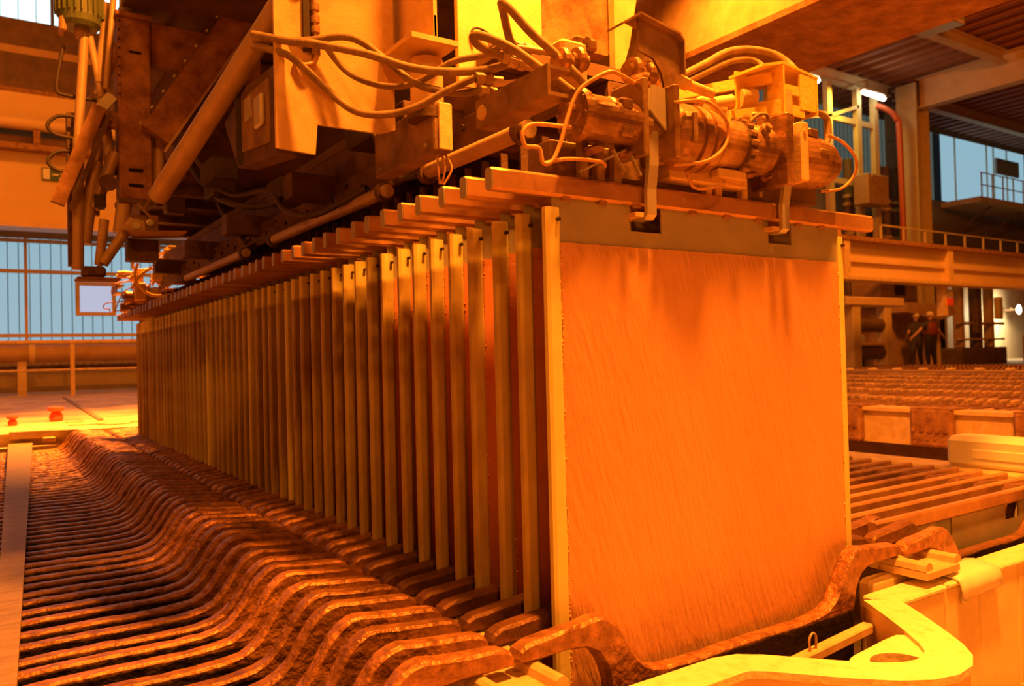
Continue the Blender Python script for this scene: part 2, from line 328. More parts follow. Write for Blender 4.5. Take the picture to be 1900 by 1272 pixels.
# mezzanine frame with translucent cladding
mz = thing('mezzanine_frame', (25, 16, 4.5), 'pale steel mezzanine frame under the fluorescent lamps', 'frame')
for x in (21.2, 22.8, 24.5, 26.3, 27.4): MB().box((x-.13, 15.9, 4.0), (x+.13, 16.1, 10.55)).build('post', M['beam2'], mz)
for z in (7.0, 9.3): MB().box((21, 15.95, z-.1), (27.5, 16.08, z+.1)).build('rail', M['beam2'], mz)
for (xa, za, xb, zb) in ((24.5, 9.3, 26.3, 9.9), (22.8, 9.0, 24.5, 9.3)): MB().bar((xa, 15.95, za), (xb, 15.95, zb), .1, .12).build('brace', M['beam2'], mz)
MB().box((21, 15.88, 3.9), (27.4, 16.14, 4.1)).build('floor_slab', M['beam'], mz)
bx = MB().box((25.6, 15.2, 6.1), (26.9, 15.8, 7.2), .03).bar((25.8, 15.17, 7.1), (26.4, 15.17, 6.6), .08, .08)
tag(bx.build('control_cabinet', M['mid'], None, (26.2, 15.5, 6.1)), 'orange cabinet hanging beside the dark vertical pipes', 'cabinet')
# fluorescent lamps under the roof beam
for i, (x0, x1) in enumerate(((22.0, 23.3), (25.9, 27.3))):
    t = thing('fluorescent_lamp', ((x0+x1)/2, 15.5, 10.3), ['glowing fluorescent lamp at roof beam end behind the yellow bracket', 'glowing fluorescent lamp beside the red pipe and column'][i], 'lamp', 'fluorescent lamps under the roof beam')
    MB().box((x0, 15.45, 10.34), (x1, 15.6, 10.42)).build('housing', M['white'], t); MB().tube([(x0+.03, 15.5, 10.27), (x1-.03, 15.5, 10.22)], .085, 10).build('lamp_tube', M['tubelight'], t)
    MB().box((x0+.3, 15.5, 10.42), (x0+.36, 15.56, 10.74)).box((x0+.3, 15.5, 10.72), (x0+.36, 16.5, 10.77)).build('hanger', M['beam2'], t)
# grey box hanging from the ceiling beam
hb = MB(); hb.box((21.6, 10.3, 10.2), (22.8, 11.5, 11.2), .02); t = thing('ceiling_box', (22.2, 10.9, 10.2), 'grey box under the ceiling next to a roof beam', 'box'); hb.build('housing', M['galv'], t); MB().bar((21.55, 10.25, 10.25), (21.55, 10.25, 10.9), .08, .08).bar((21.55, 10.25, 10.25), (22.6, 10.25, 10.2), .06, .06).bar((21.55, 10.25, 10.25), (21.55, 11.3, 10.2), .06, .06).build('bracket', M['beam'], t)
# neighbouring crane runway
rw = thing('crane_runway', (21, 10.2, 2.6), 'wide ochre runway girder across the hall right of the plates', 'girder')
MB().box((15, 10.05, 2.6), (40, 10.15, 3.55)).build('web', M['smooth'], rw)
MB().box((15, 9.85, 3.5), (40, 10.35, 3.6)).build('top_flange', M['rust'], rw); MB().box((15, 9.85, 2.55), (40, 10.35, 2.63)).build('bottom_flange', M['paint'], rw)
MB().box((15, 9.98, 3.0), (40, 10.05, 3.1)).build('lip', M['beam'], rw)
for x in (16.1, 20.8, 25.5, 30): MB().box((x-.12, 9.88, 2.6), (x+.12, 10.05, 3.52)).build('stiffener', M['paint'], rw)
MB().box((20.60, 10.0, 1.72), (20.80, 10.2, 2.55)).build('hanger_post', M['paint'], rw); MB().box((31, 10.0, .2), (31.25, 10.3, 2.55)).build('post', M['paint'], rw)
t = thing('fire_sign', (20.85, 9.95, 2.0), 'small red sign under a grey plate on the runway post', 'sign'); MB().box((20.74, 9.95, 2.0), (21.0, 10.0, 2.2)).build('red_panel', M['red'], t); MB().box((20.74, 9.95, 2.22), (20.98, 10.0, 2.42)).build('grey_panel', M['wall'], t)
# railing on the runway behind
rl = thing('far_railing', (32, 12, 3.6), 'thin railing behind the runway girder at right', 'railing')
for i in range(14): MB().box((21+1.2*i, 11.98, 3.6), (21.05+1.2*i, 12.03, 4.5)).build('post', M['beam2'], rl)
for z in (3.95, 4.5): MB().box((21, 11.98, z-.02), (37, 12.02, z+.02)).build('rail', M['beam2'], rl)
MB().box((21, 11.9, 3.6), (37, 12.7, 3.7)).build('deck', M['dark'], rl)
# machines under the runway
def machine(name, loc, label, cat, boxes):
    t = thing(name, loc, label, cat)
    for nm, a, b, m in boxes: MB().box(a, b, min(.03, abs(b[0]-a[0])/6)).build(nm, M[m], t)
    return t
machine('roller_rack', (20.4, 12, .2), 'steel frame holding stacked dark rollers left of the workers', 'frame',
        [('post', (19.35, 11.9, .2), (19.75, 12.2, 2.15), 'beam2'), ('post', (20.95, 11.9, .2), (21.3, 12.2, 2.15), 'beam2'), ('top_beam', (19.0, 11.85, 2.1), (21.9, 12.25, 2.35), 'beam'), ('shelf', (19.7, 11.95, .95), (21, 12.2, 1.05), 'beam')])
for z in (1.55, .75): tag(MB().cyl((19.75, 12.1, z), (20.95, 12.1, z), .2, 16).build('roller', M['dark'], None, (20.3, 12.1, z)), f'dark {"upper" if z > 1 else "lower"} roller between the frame posts left of the workers', 'roller', 'rollers in the frame')
machine('stacking_machine', (24, 13.4, .2), 'tall brown machine housing with sloping hood beside the workers', 'machine',
        [('housing', (23.7, 13.4, .2), (25.8, 14.6, 2.2), 'mid'), ('cabinet', (23.2, 13.4, 2.2), (25.4, 14.4, 3.5), 'mid'), ('opening', (24.0, 13.36, 2.6), (24.6, 13.4, 2.95), 'black'), ('side_post', (25.9, 13.3, .2), (26.6, 13.9, 2.0), 'beam')])
MB().prism([(23.4, 2.0), (25.4, 1.75), (26.4, 1.95), (26.2, 2.3), (23.4, 2.3)], 'y', 12.65, 13.39).build('hood', M['mid'], bpy.data.objects['stacking_machine'])
machine('press', (28, 13, .2), 'dark press with upright columns right of the workers', 'machine',
        [('base', (27.0, 12.8, .2), (30.2, 13.8, .8), 'dark'), ('column', (27.2, 12.9, .8), (27.45, 13.2, 3.4), 'mid'), ('column', (28.3, 12.9, .8), (28.7, 13.2, 3.4), 'dark'), ('column', (29.3, 12.9, .8), (29.55, 13.2, 3.4), 'mid'), ('crossbeam', (27.0, 12.85, 1.6), (30.2, 13.0, 1.7), 'mid'), ('crossbeam', (27.0, 12.85, 1.05), (30.2, 13.0, 1.12), 'mid'), ('valve', (27.9, 12.7, 1.3), (28.2, 12.9, 2.2), 'dark'), ('gauge', (29.5, 12.7, 1.8), (29.8, 12.9, 2.6), 'beam2')])
machine('pallet_box', (34, 13, .2), 'orange brown crate in front of the lit back wall', 'crate', [('body', (33.2, 12.6, .2), (36.5, 13.6, 1.2), 'mid')])
tag(MB().box((31.5, 12.0, .3), (32.2, 12.2, 1.3), .05).build('hanging_sheet', M['beam'], None, (31.8, 12.1, .3)), 'pale sheet hanging before the lit back wall at right', 'sheet')
machine('trolley', (22.0, 13.4, .2), 'grey green cart left of the two workers', 'cart', [('body', (21.5, 13.5, .2), (22.6, 14.0, 1.0), 'green'), ('top', (21.8, 13.4, 1.0), (22.3, 13.9, 1.3), 'galv'), ('box', (22.3, 13.1, .2), (22.9, 13.49, .9), 'mid')])
struct(MB().box((18, 15.8, .2), (28, 15.9, 3.9)).box((33, 16.4, 2.0), (62, 16.5, 3.9)).box((33, 16.4, .2), (62, 16.5, 2.0)), 'trim_4', M['beam'])
machine('shelf_rack', (19.5, 14.5, .2), 'dark rack with clutter behind the roller frame', 'rack', [('shelf', (17, 14, 2.5), (22.6, 15, 2.6), 'mid'), ('post', (17.1, 14, .2), (17.3, 14.2, 4.4), 'dark'), ('post', (19.8, 14, .2), (20.1, 14.2, 4.4), 'dark'), ('post', (22.4, 14, .2), (22.6, 14.2, 4.4), 'dark'), ('load', (17.4, 14.1, 2.6), (19.4, 14.8, 3.2), 'dark'), ('load', (20.3, 14.1, 2.6), (21.9, 14.8, 3.4), 'dark')])
for i, (x, y, z, r) in enumerate(((37.4, 15.6, 2.4, .22), (20.3, 13.8, 1.97, .08))):
    t = thing('work_lamp', (x, y, z), ['bright lamp on the pale wall right of the press', 'small bright lamp between the roller frame posts'][i], 'lamp'); MB().lathe((x, y, z), (0, -1, 0), [(0, r*.5), (.08, r), (.1, r*.9)], 14).build('lamp_head', M['tubelight'], t); MB().box((x-.04, y, z-.04), (x+.04, y+(.8 if i == 0 else .3), z+.04)).box((x-.03, y+.22, z), (x+.03, y+.28, [2.5, 2.55][i])).build('arm', M['dark'], t)
l = lamp('work_light', (36.9, 15.2, 2.35), (36.5, 16.4, 1.6), 140, .3, (1, .85, .5))
lamp('mezzanine_light', (24.6, 15.2, 10.0), (24.6, 16.2, 8), 70, .6, (1, .68, .10))

# left background: girder, sign, pipes, railing
gd = thing('crane_runway', (-1, 17.2, 3.85), 'deep orange lit girder above the blue glazing at left', 'girder')
MB().box((-8, 17.2, 4.3), (6, 17.5, 5.25)).build('web', M['smooth'], gd)
MB().box((-8, 16.9, 5.25), (6, 17.6, 5.36)).build('top_flange', M['rust'], gd)
MB().box((-8, 17.1, 3.85), (6, 17.5, 4.3)).build('lower_web', M['smooth'], gd); MB().box((-8, 17.0, 3.72), (6, 17.6, 3.85)).build('bottom_flange', M['beam'], gd)
pp = thing('overhead_pipe', (-1, 17.1, 5.75), 'orange horizontal pipe above the lit girder at left', 'pipe')
MB().cyl((-8, 17.1, 5.8), (6, 17.1, 5.8), .13, 14).build('pipe_run', M['smooth'], pp)
for x in (-2, -.1, 2): MB().box((x-.06, 17.0, 5.36), (x+.06, 17.2, 5.7)).build('saddle', M['rust'], pp)
g2 = thing('upper_girder', (-1, 17.4, 6), 'dark banded girder above the overhead pipe at left', 'girder')
for nm, z0, z1, m in (('web', 5.36, 5.62, 'mid'), ('lip', 5.98, 6.05, 'beam'), ('plate', 6.05, 6.5, 'smooth'), ('flange', 6.5, 6.6, 'rust'), ('upper_web', 6.6, 7.3, 'dark'), ('top_flange', 7.3, 7.45, 'mid'), ('cover', 7.45, 8.0, 'dark')):
    MB().box((-8, 17.4, z0), (6, 17.7, z1)).build(nm, M[m], g2)
es = thing('exit_sign', (.25, 17.1, 5.05), 'emergency exit sign with running figure on the orange girder', 'sign')
sx0, sx1, sz0, sz1 = .03, .49, 5.0, 5.26
sx0, sz0, sz1 = -.02, 4.72, 4.97; sx1 = .44
MB().box((sx0, 17.15, sz0), (sx1, 17.19, sz1)).build('panel', M['signg'], es)
MB().box((sx0+.02, 17.14, sz0+.02), (sx0+.14, 17.152, sz1-.02)).build('door_symbol', M['signw'], es)
ar = MB().box((sx0+.16, 17.14, sz0+.105), (sx0+.30, 17.152, sz0+.135)).prism([(sx0+.15, sz0+.12), (sx0+.19, sz0+.155), (sx0+.19, sz0+.085)], 'y', 17.14, 17.152); ar.build('arrow_symbol', M['signw'], es)
rf = MB().lathe((sx0+.385, 17.14, sz0+.205), (0, 1, 0), [(0, .022), (.012, .022)], 10)
for a, b in (((.36, .17), (.38, .10)), ((.38, .10), (.43, .07)), ((.43, .07), (.43, .03)), ((.38, .10), (.35, .06)), ((.35, .06), (.31, .05)), ((.37, .165), (.42, .14)), ((.37, .165), (.33, .14))): rf.bar((sx0+a[0], 17.146, sz0+a[1]), (sx0+b[0], 17.146, sz0+b[1]), .012, .03, (0, 0, 1) if abs(a[0]-b[0]) > .03 else (1, 0, 0))
rf.build('running_figure', M['signw'], es)
p2 = thing('wall_pipe', (-1, 16.9, 1.1), 'large ochre pipe running behind the railing at left', 'pipe'); MB().cyl((-8, 16.9, 1.2), (6, 16.9, 1.2), .17, 18).build('pipe_run', M['mid'], p2)
MB().box((-.5, 16.7, .4), (-.35, 17.0, 1.05)).build('support', M['beam2'], p2); MB().cyl((-.3, 16.9, 1.2), (-.2, 16.9, 1.2), .19, 18).build('flange', M['beam2'], p2)
p3 = thing('cable_tray', (-1, 17.2, .9), 'dark slotted tray below the large pipe behind the railing', 'tray'); MB().box((-8, 17.1, .86), (6, 17.4, .97)).build('tray', M['dark'], p3); MB().box((-8, 17.0, .55), (6, 17.1, .8)).build('side_plate', M['wall'], p3)
for i in range(50): MB().box((-3+.14*i, 17.06, .98), (-2.93+.14*i, 17.12, 1.0)).build('rung', M['mid'], p3)
ra = thing('railing', (0, 15.4, .4), 'ochre tube railing at the end of the bright platform', 'railing')
for x in (-3.2, .33, 3.0): MB().box((x-.035, 15.37, .4), (x+.035, 15.43, 1.36)).build('post', M['paint'], ra)
MB().cyl((-8, 15.4, 1.37), (3.1, 15.4, 1.40), .04, 10).build('top_rail', M['paint'], ra); MB().cyl((-8, 15.4, .88), (3.1, 15.4, .88), .022, 8).build('mid_rail', M['paint'], ra)
# platform details
pk = thing('plank', (-.8, 4, .31), 'long weathered plank lying over the left ends of the anodes', 'plank')
MB().prism([(-1.03, -.6), (-.975, .2), (-.643, 7.4), (-.83, 7.6)], 'z', .305, .325).build('board', M['wood'], pk)
MB().prism([(-.845, 6.45), (-.36, 6.30), (-.36, 6.52), (-.845, 6.7)], 'z', .36, .42).build('end_cleat', M['plat'], pk)
tag(MB().box((-.62, 6.27, .33), (-.53, 6.32, .37), .005).build('bracket', M['cap'], None, (-.57, 6.29, .33)), 'small tan bracket on the far end wall of the left tank', 'bracket')
def valve(x, y, s, label):
    t = thing('red_valve', (x, y, .4), label, 'valve', 'red valves on the bright platform'); MB().lathe((x, y, .4), (0, 0, 1), [(0, .05*s), (.03*s, .06*s), (.07*s, .05*s), (.085*s, .03*s)], 12).build('body', M['red'], t); MB().lathe((x, y, .4+.09*s), (0, 0, 1), [(-.01*s, .02*s), (.01*s, .07*s), (.035*s, .07*s), (.045*s, .03*s)], 12).build('cap', M['red'], t)
valve(-.42, 7.9, 1.1, 'larger red valve with flat cap on the bright platform')
valve(-.8, 7.6, .7, 'small red valve near the plank end at left')
for i, (x, y, s) in enumerate(((-.2, 7.1, .2), (0, 6.9, .16), (.25, 7.0, .14), (-.3, 7.5, .12))):
    me = MB(); n = 9; me.prism([(x+s*(.7+.3*math.sin(i+k*1.7))*math.cos(2*math.pi*k/n), y+.6*s*(.8+.2*math.sin(k*2.3))*math.sin(2*math.pi*k/n)) for k in range(n)], 'z', .4, .412)
    tag(me.build('rubber_scrap', M['plat'], None, (x, y, .4)), f'pale flat scrap on the bright platform, {ordw(i+1)} of the four beside the tank end', 'scrap', 'scraps on the platform')
tag(MB().bar((.1, 14.2, .41), (-.05, 7.6, .41), .05, .02).build('floor_strip', M['wood'], None, (0, 11, .4)), 'thin wooden strip lying along the bright platform', 'strip')

# ---------------------------------------------------------------- far bank of cells beyond the aisle
fb = thing('far_cell_bank', (10, 4, 0), 'long bank of tanks beyond the dark aisle at right', 'tank')
MB().box((5.62, -3, -.3), (14.5, 16, .30)).build('body', M['dark'], fb)
MB().box((5.44, -3, .125), (5.62, 16, .40)).build('front_board', M['cap'], fb)
MB().box((5.40, -3, .40), (5.62, 16, .43)).build('ledge', M['cap'], fb)
brm = MB().prism([(5.36, .43), (5.62, .43), (5.62, .445), (5.36, .445)], 'y', 0, .34).box((5.35, 0, .13), (5.44, .34, .44), .02)
for i in range(5): brm.lathe((5.352, .04+.065*i, .27), (-1, 0, 0), [(0, .022), (.018, .02)], 8); brm.lathe((5.352, .07+.06*i, .20), (-1, 0, 0), [(0, .018), (.012, .016)], 6)
brme = brm.mesh('contact_bracket', M['rust'])
for i in range(9): inst('contact_bracket', brme, fb, Vector((0, -.4+.79*i, 0))-Vector((10, 4, 0)))
frow = random.Random(11); nA = 0
def yr(x): return -1.34+(x+1)*.434-.35, -1.34+(x+1)*.657+.3
nubm = MB().prism([(0, .30), (1.26, .30), (1.30, .345), (1.30, .372), (1.22, .378), (1.12, .40), (1.0, .34), (.3, .34), (.18, .40), (.08, .378), (0, .372)], 'y', -.018, .018)
nf = len(nubm.f)
for xx in (.015, 1.155): nubm.box((xx, -.021, .372), (xx+.13, .021, .425), .009)
nubm = nubm.mesh('anode_plate', [M['anode'], M['lughighlight']])
for p in nubm.polygons[nf:]: p.material_index = 1
fbarm = MB().box((.17, -.012, .365), (1.12, .012, .395), .004).mesh('cathode_plate', M['bar'])
for r in range(6):
    x0 = 5.55+1.31*r; ya, yb = yr(x0+.6); k = 0; y = ya
    while y < yb and k < 34:
        o = bpy.data.objects.new('anode_plate', nubm); COL.objects.link(o); o.location = (x0+frow.uniform(-.01, .01), y, frow.uniform(0, .012)); nA += 1
        tag(o, f'rusty anode in the far tank bank, {ordw(k+1)} in the {ordw(r+1)} row beyond the aisle', 'anode', 'anodes in the far tank bank')
        o = bpy.data.objects.new('cathode_plate', fbarm); COL.objects.link(o); o.location = (x0+frow.uniform(-.012, .012), y+.051, frow.uniform(0, .01))
        tag(o, f'lowered cathode bar in the far tank bank, {ordw(k+1)} in the {ordw(r+1)} row beyond the aisle', 'cathode', 'cathode bars in the far tank bank')
        k += 1; y += PITCH
st = MB()
for r in range(4):
    x0 = 15.3+1.31*r; ya, yb = yr(x0+.6); y = ya
    while y < min(yb, 11.4): st.prism([(x0, .1), (x0+1.26, .1), (x0+1.30, .372), (x0+1.22, .378), (x0+1.12, .41), (x0+1.0, .34), (x0+.3, .34), (x0+.18, .41), (x0, .372)], 'y', y-.02, y+.02); y += PITCH
o = st.build('anode_rows', M['anode'], None, (18, 7, .1)); tag(o, 'dense rows of rusty anodes in the rearmost tank bank', 'anodes', None, 'stuff')
struct(MB().box((15.2, 0, -.3), (22, 16, .3)), 'trim_5', M['cap'])
for i in range(16):
    y = 3.0+.55*i; o = MB().box((14.75, y, .43), (14.95, y+.10, .48), .01).build('rail_chair', M['frp'], None, (14.8, y, .43)); tag(o, f'pale rail block in the gap behind the far tank bank, {ordw(i+1)} from the right', 'block', 'rail blocks behind the far bank')
struct(MB().box((14.5, 0, -.3), (15.2, 16, .43)), 'trim_6', M['mid'])
# ---------------------------------------------------------------- electrolysis cells
def cell(x0, x1, label, zt=.35):
    t = thing('electrolysis_cell', ((x0+x1)/2, 3, 0), label, 'tank', 'electrolysis cells in the near row')
    MB().box((x0, 6.32, -.3), (x1, 6.42, zt-.05)).build('end_wall', M['frp'], t)
    MB().box((x0+.004, -.02, -.3), (x0+.06, 6.32, zt-.02)).build('side_wall', M['frp'], t)
    MB().box((x1-.06, -.02, -.3), (x1-.004, 6.32, zt-.02)).build('side_wall', M['frp'], t)
    return t
cc = cell(-.185, 1.19, 'middle tank with pale spouted rim under the hanging copper plates')
lc = cell(-1.56, -.185, 'left tank full of dark anodes with humped lugs')
rc = cell(1.19, 2.62, 'right tank with copper hanger bars lying across it')
# the liquid in all three cells
for nm, t, x0, x1 in (('electrolyte', cc, -.125, 1.13), ('electrolyte', lc, -1.5, -.245), ('electrolyte', rc, 1.25, 2.56)):
    MB().box((x0, -.08, -.32), (x1, 6.32, -.04)).build(nm, M['liquor'], t)
# front walls: a wall swept along a plan path that bulges into a V-shaped overflow spout
def sweep(mb, path, w, z0, z1):
    L = []; R = []
    for i, p in enumerate(path):
        a = Vector(path[max(i-1, 0)]); b = Vector(path[min(i+1, len(path)-1)]); d = (b-a).normalized(); n = Vector((-d.y, d.x)); p = Vector(p)
        L.append(p+n*w/2); R.append(p-n*w/2)
    n = len(path); vs = [(*p, z0) for p in L]+[(*p, z0) for p in R]+[(*p, z1) for p in L]+[(*p, z1) for p in R]; fs = []
    for i in range(n-1):
        fs += [(2*n+i, 2*n+i+1, 3*n+i+1, 3*n+i), (i, n+i, n+i+1, i+1), (i, i+1, 2*n+i+1, 2*n+i), (n+i, 3*n+i, 3*n+i+1, n+i+1)]
    fs += [(0, 2*n, 3*n, n), (n-1, 2*n-1, 4*n-1, 3*n-1)]
    mb.add(vs, fs); return mb
path = [(-.18, -.187), (.29, -.187), (.325, -.197), (.36, -.226), (.41, -.285), (.47, -.355), (.525, -.408), (.57, -.437), (.62, -.450), (.67, -.445), (.713, -.424), (.75, -.39), (.81, -.315), (.87, -.232), (.935, -.135)]
sweep(MB(), path, .082, -.2, .288).build('spout_wall', M['frp'], cc)
rimm = mat('worn cell rim', (.80, .70, .40), (.97, .92, .66), .55, 0, 26, .004, 70, lo=.3, hi=.5)
sweep(MB(), path, .092, .286, .302).build('spout_rim', rimm, cc)
MB().box((-1.55, -.23, -.2), (-.19, -.146, .29), .01).build('front_panel', M['frp'], lc)
MB().box((.935, -.17, -.2), (1.183, -.088, .29), .006).build('front_panel', M['frp'], cc)
MB().box((.93, -.176, .288), (1.186, -.083, .303), .008).build('wall_rim', rimm, cc)
bo = MB().lathe((1.278, -.168, .2535), (0, -1, 0), [(0, .02), (.004, .02), (.006, .013)], 16)
bo.bolt((1.278, -.172, .2535), (0, -1, 0), .012, .012); bo.build('bolt', M['galv'], rc)
MB().box((1.193, -.168, -.2), (1.366, -.088, .29), .005).build('front_panel', M['frp'], rc)
MB().box((1.370, -.168, -.2), (1.60, -.088, .295), .005).build('front_panel', M['frp'], rc)
MB().box((1.604, -.168, -.2), (2.61, -.088, .295), .005).build('front_panel', M['frp'], rc)
MB().box((1.193, -.176, .29), (2.61, -.082, .305), .008).build('wall_rim', rimm, rc)
MB().box((1.005, -.066, -.1), (1.186, -.02, .322), .012).build('support_block', M['frp'], cc)
MB().box((1.194, -.066, -.1), (1.33, -.02, .322), .012).build('support_block', M['frp'], rc)
# shelf with a round overflow hole in the tip of the spout
tri = [(.495, -.325), (.55, -.30), (.745, -.28), (.79, -.30), (.72, -.40), (.66, -.432), (.60, -.435), (.53, -.395)]; hc = Vector((.60, -.385)); sh = MB(); n = 32; oo = []
for k in range(n):
    a = 2*math.pi*k/n; d = Vector((math.cos(a), math.sin(a))); best = None
    for i in range(len(tri)):
        p = Vector(tri[i]); q = Vector(tri[(i+1) % len(tri)]); e = q-p; den = d.x*e.y-d.y*e.x
        if abs(den) > 1e-9:
            w = p-hc; t = (w.x*e.y-w.y*e.x)/den; u = (w.x*d.y-w.y*d.x)/den
            if t > 0 and -1e-6 <= u <= 1+1e-6 and (best is None or t < best): best = t
    oo.append((hc+d*best, hc+d*min(.062, best*.9)))
vs = [(*o, .292) for o, i in oo]+[(*i, .292) for o, i in oo]+[(*o, .272) for o, i in oo]+[(*i, .272) for o, i in oo]; fs = []
for k in range(n):
    j = (k+1) % n; fs += [(k, j, n+j, n+k), (2*n+k, 3*n+k, 3*n+j, 2*n+j), (n+k, n+j, 3*n+j, 3*n+k), (k, 2*n+k, 2*n+j, j)]
sh.add(vs, fs).build('spout_shelf', M['frpedge'], cc)
MB().prism([(.33, -.15), (.41, -.26), (.60, -.41), (.72, -.38), (.90, -.12)], 'z', .10, .12).build('spout_floor', M['dark'], cc)
MB().box((-.12, -.14, .10), (1.0, -.09, .12)).build('gutter', M['dark'], cc)
# small conduit and wire handle lying in the front gap
cp = MB().bar((.50, -.176, .245), (.87, -.138, .245), .03, .025, ch=.004); o = cp.build('conduit', M['cap'], None, (.7, -.15, .245)); tag(o, 'flat tan conduit lying behind the pale tank rim below the front plate', 'conduit')
w = MB().tube(smooth_path([(.585, -.172, .255), (.585, -.170, .28), (.593, -.169, .293), (.605, -.168, .295), (.613, -.168, .284), (.613, -.167, .255)]), .003, 6)
o = w.build('wire_handle', M['tube'], None, (.60, -.17, .255)); tag(o, 'small bent wire loop standing on the tan conduit', 'handle')
# capping boards under the lugs
def capboard(x0, x1, label):
    mb = MB().box((x0-.018, -.165, .325), (x1+.006, 6.3, .349), .004)
    t = thing('capping_board', ((x0+x1)/2, 3, .33), label, 'board'); mb.build('base', M['cap'], t)
    for x in (x0, x1):
        MB().prism([(x-.018, .349), (x-.014, .364), (x-.006, .37), (x+.006, .37), (x+.014, .364), (x+.018, .349)], 'y', -.16, 6.29).build('ridge', M['cap'], t)
    return t
capboard(-.245, -.125, 'tan ridged capping board between left and middle tanks')
capboard(1.125, 1.272, 'tan ridged capping board between middle and right tanks')
# white cloth patch over the right wall
cl = MB(); prof = [(-.196, .262), (-.190, .29), (-.184, .308), (-.17, .315), (-.14, .318), (-.11, .320), (-.082, .314)]
nx = 7
vs = [(1.245+.22*i/(nx-1)+.010*math.sin(9*y), y+.003*math.sin(9*i), z+.003*math.sin(2.3*i+7*y)) for i in range(nx) for y, z in prof]; m_ = len(prof)
fs = [(i*m_+j, i*m_+j+1, (i+1)*m_+j+1, (i+1)*m_+j) for i in range(nx-1) for j in range(m_-1)]
o = cl.add(vs, fs, True).build('cover_cloth', M['white'], None, (1.36, -.14, .31)); sd = o.modifiers.new('s', 'SOLIDIFY'); sd.thickness = .004
tag(o, 'white cloth patch draped over the pale rim of the right tank', 'cloth')
# white block on the far ledge of the right cell
wb = MB().box((2.66, -1.4, .405), (2.82, .6, .545), .02); wb.box((2.655, -1.4, .45), (2.662, .48, .49), .002)
o = wb.build('white_cover', M['white'], None, (2.74, -.4, .43)); tag(o, 'long white plastic cover lying on the ledge right of the copper bars', 'cover')
lg = MB().box((2.62, -1.5, -.3), (2.83, 6.4, .405), .01); o = lg.build('trim_1', M['cap']); o['kind'] = 'structure'

# ---------------------------------------------------------------- anodes
def anode_mesh(name, m, seed, fine=True, t=.042, crust=.0022):
    rng = random.Random(seed)
    half = [(.26, -.02), (.238, .10), (.232, .235), (.226, .28), (.216, .318), (.196, .35), (.165, .368), (.12, .372), (.06, .371), (.0, .371), (-.004, .384), (.004, .398), (.022, .407), (.05, .410), (.10, .414), (.15, .418), (.19, .424), (.212, .421), (.232, .411), (.25, .395), (.268, .371), (.286, .343), (.304, .317), (.324, .299), (.350, .286), (.39, .279), (.45, .276), (.52, .276), (.60, .278)]
    if not fine: half = half[::2]
    Wd = 1.303
    top = half+[(Wd-u, z) for u, z in reversed(half)]
    pl = []
    for i, (u, z) in enumerate(top):      # add intermediate points and a lumpy cast edge
        u2, z2 = top[(i+1) % len(top)]; k = 1 if not fine or i == len(top)-1 else max(1, int(math.hypot(u2-u, z2-z)/.028))
        for j in range(k): pl.append((u+(u2-u)*j/k, z+(z2-z)*j/k))
    n = len(pl); rings = []
    cx, cz = Wd/2, .2
    for ri, (yy, ins) in enumerate([(-.5, .006), (-.33, 0), (.33, 0), (.5, .006)]):
        rg = []
        for i, (u, z) in enumerate(pl):
            a = Vector(pl[i-1]); b = Vector(pl[(i+1) % n]); d = (b-a).normalized(); nn = Vector((d.y, -d.x))
            j = noise.noise(Vector((u*30+seed*3.1, z*30, ri*.6)))*crust + rng.uniform(-1, 1)*crust*.3
            q = Vector((u, z)) - nn*(ins-j)*(-1)
            rg.append((q.x, yy*t+noise.noise(Vector((u*9, z*9, seed*1.7+ri*.3)))*crust*.6, q.y))
        rings.append(rg)
    mb = MB(); vs = [v for r in rings for v in r]; fs = []
    for r in range(3):
        for i in range(n): fs.append((r*n+i, r*n+(i+1) % n, (r+1)*n+(i+1) % n, (r+1)*n+i))
    fs += [tuple(range(n))[::-1], tuple(range(3*n, 4*n))]
    mb.add(vs, fs); me = mb.mesh(name, m); 
    return me
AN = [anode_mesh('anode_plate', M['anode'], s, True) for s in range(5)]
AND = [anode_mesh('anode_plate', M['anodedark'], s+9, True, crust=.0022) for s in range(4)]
AFAR = anode_mesh('anode_plate', M['anode'], 30, False)
rng = random.Random(3)
def anode(me, x, y, label, group, dz=0, rz=0, lean=0):
    o = bpy.data.objects.new('anode_plate', me); COL.objects.link(o); o.location = (x, y, dz); o.rotation_euler = (lean, 0, rz)
    return tag(o, label, 'anode', group)
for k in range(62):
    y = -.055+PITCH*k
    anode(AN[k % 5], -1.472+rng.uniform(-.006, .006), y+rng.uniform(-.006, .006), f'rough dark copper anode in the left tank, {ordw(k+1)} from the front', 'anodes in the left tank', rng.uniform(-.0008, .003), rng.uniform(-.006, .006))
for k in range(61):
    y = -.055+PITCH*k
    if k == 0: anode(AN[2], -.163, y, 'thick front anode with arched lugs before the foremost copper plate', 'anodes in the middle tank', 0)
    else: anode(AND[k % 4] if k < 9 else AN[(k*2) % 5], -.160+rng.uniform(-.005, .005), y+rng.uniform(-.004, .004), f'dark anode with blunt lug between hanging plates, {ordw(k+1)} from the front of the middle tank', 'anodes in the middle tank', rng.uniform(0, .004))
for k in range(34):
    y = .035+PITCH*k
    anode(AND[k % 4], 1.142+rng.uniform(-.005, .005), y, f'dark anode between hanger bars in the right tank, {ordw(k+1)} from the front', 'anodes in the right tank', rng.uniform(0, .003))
anode(AN[1], 1.142, -.065, 'front anode of the right tank with rusty arched lug near the white cloth', 'anodes in the right tank')

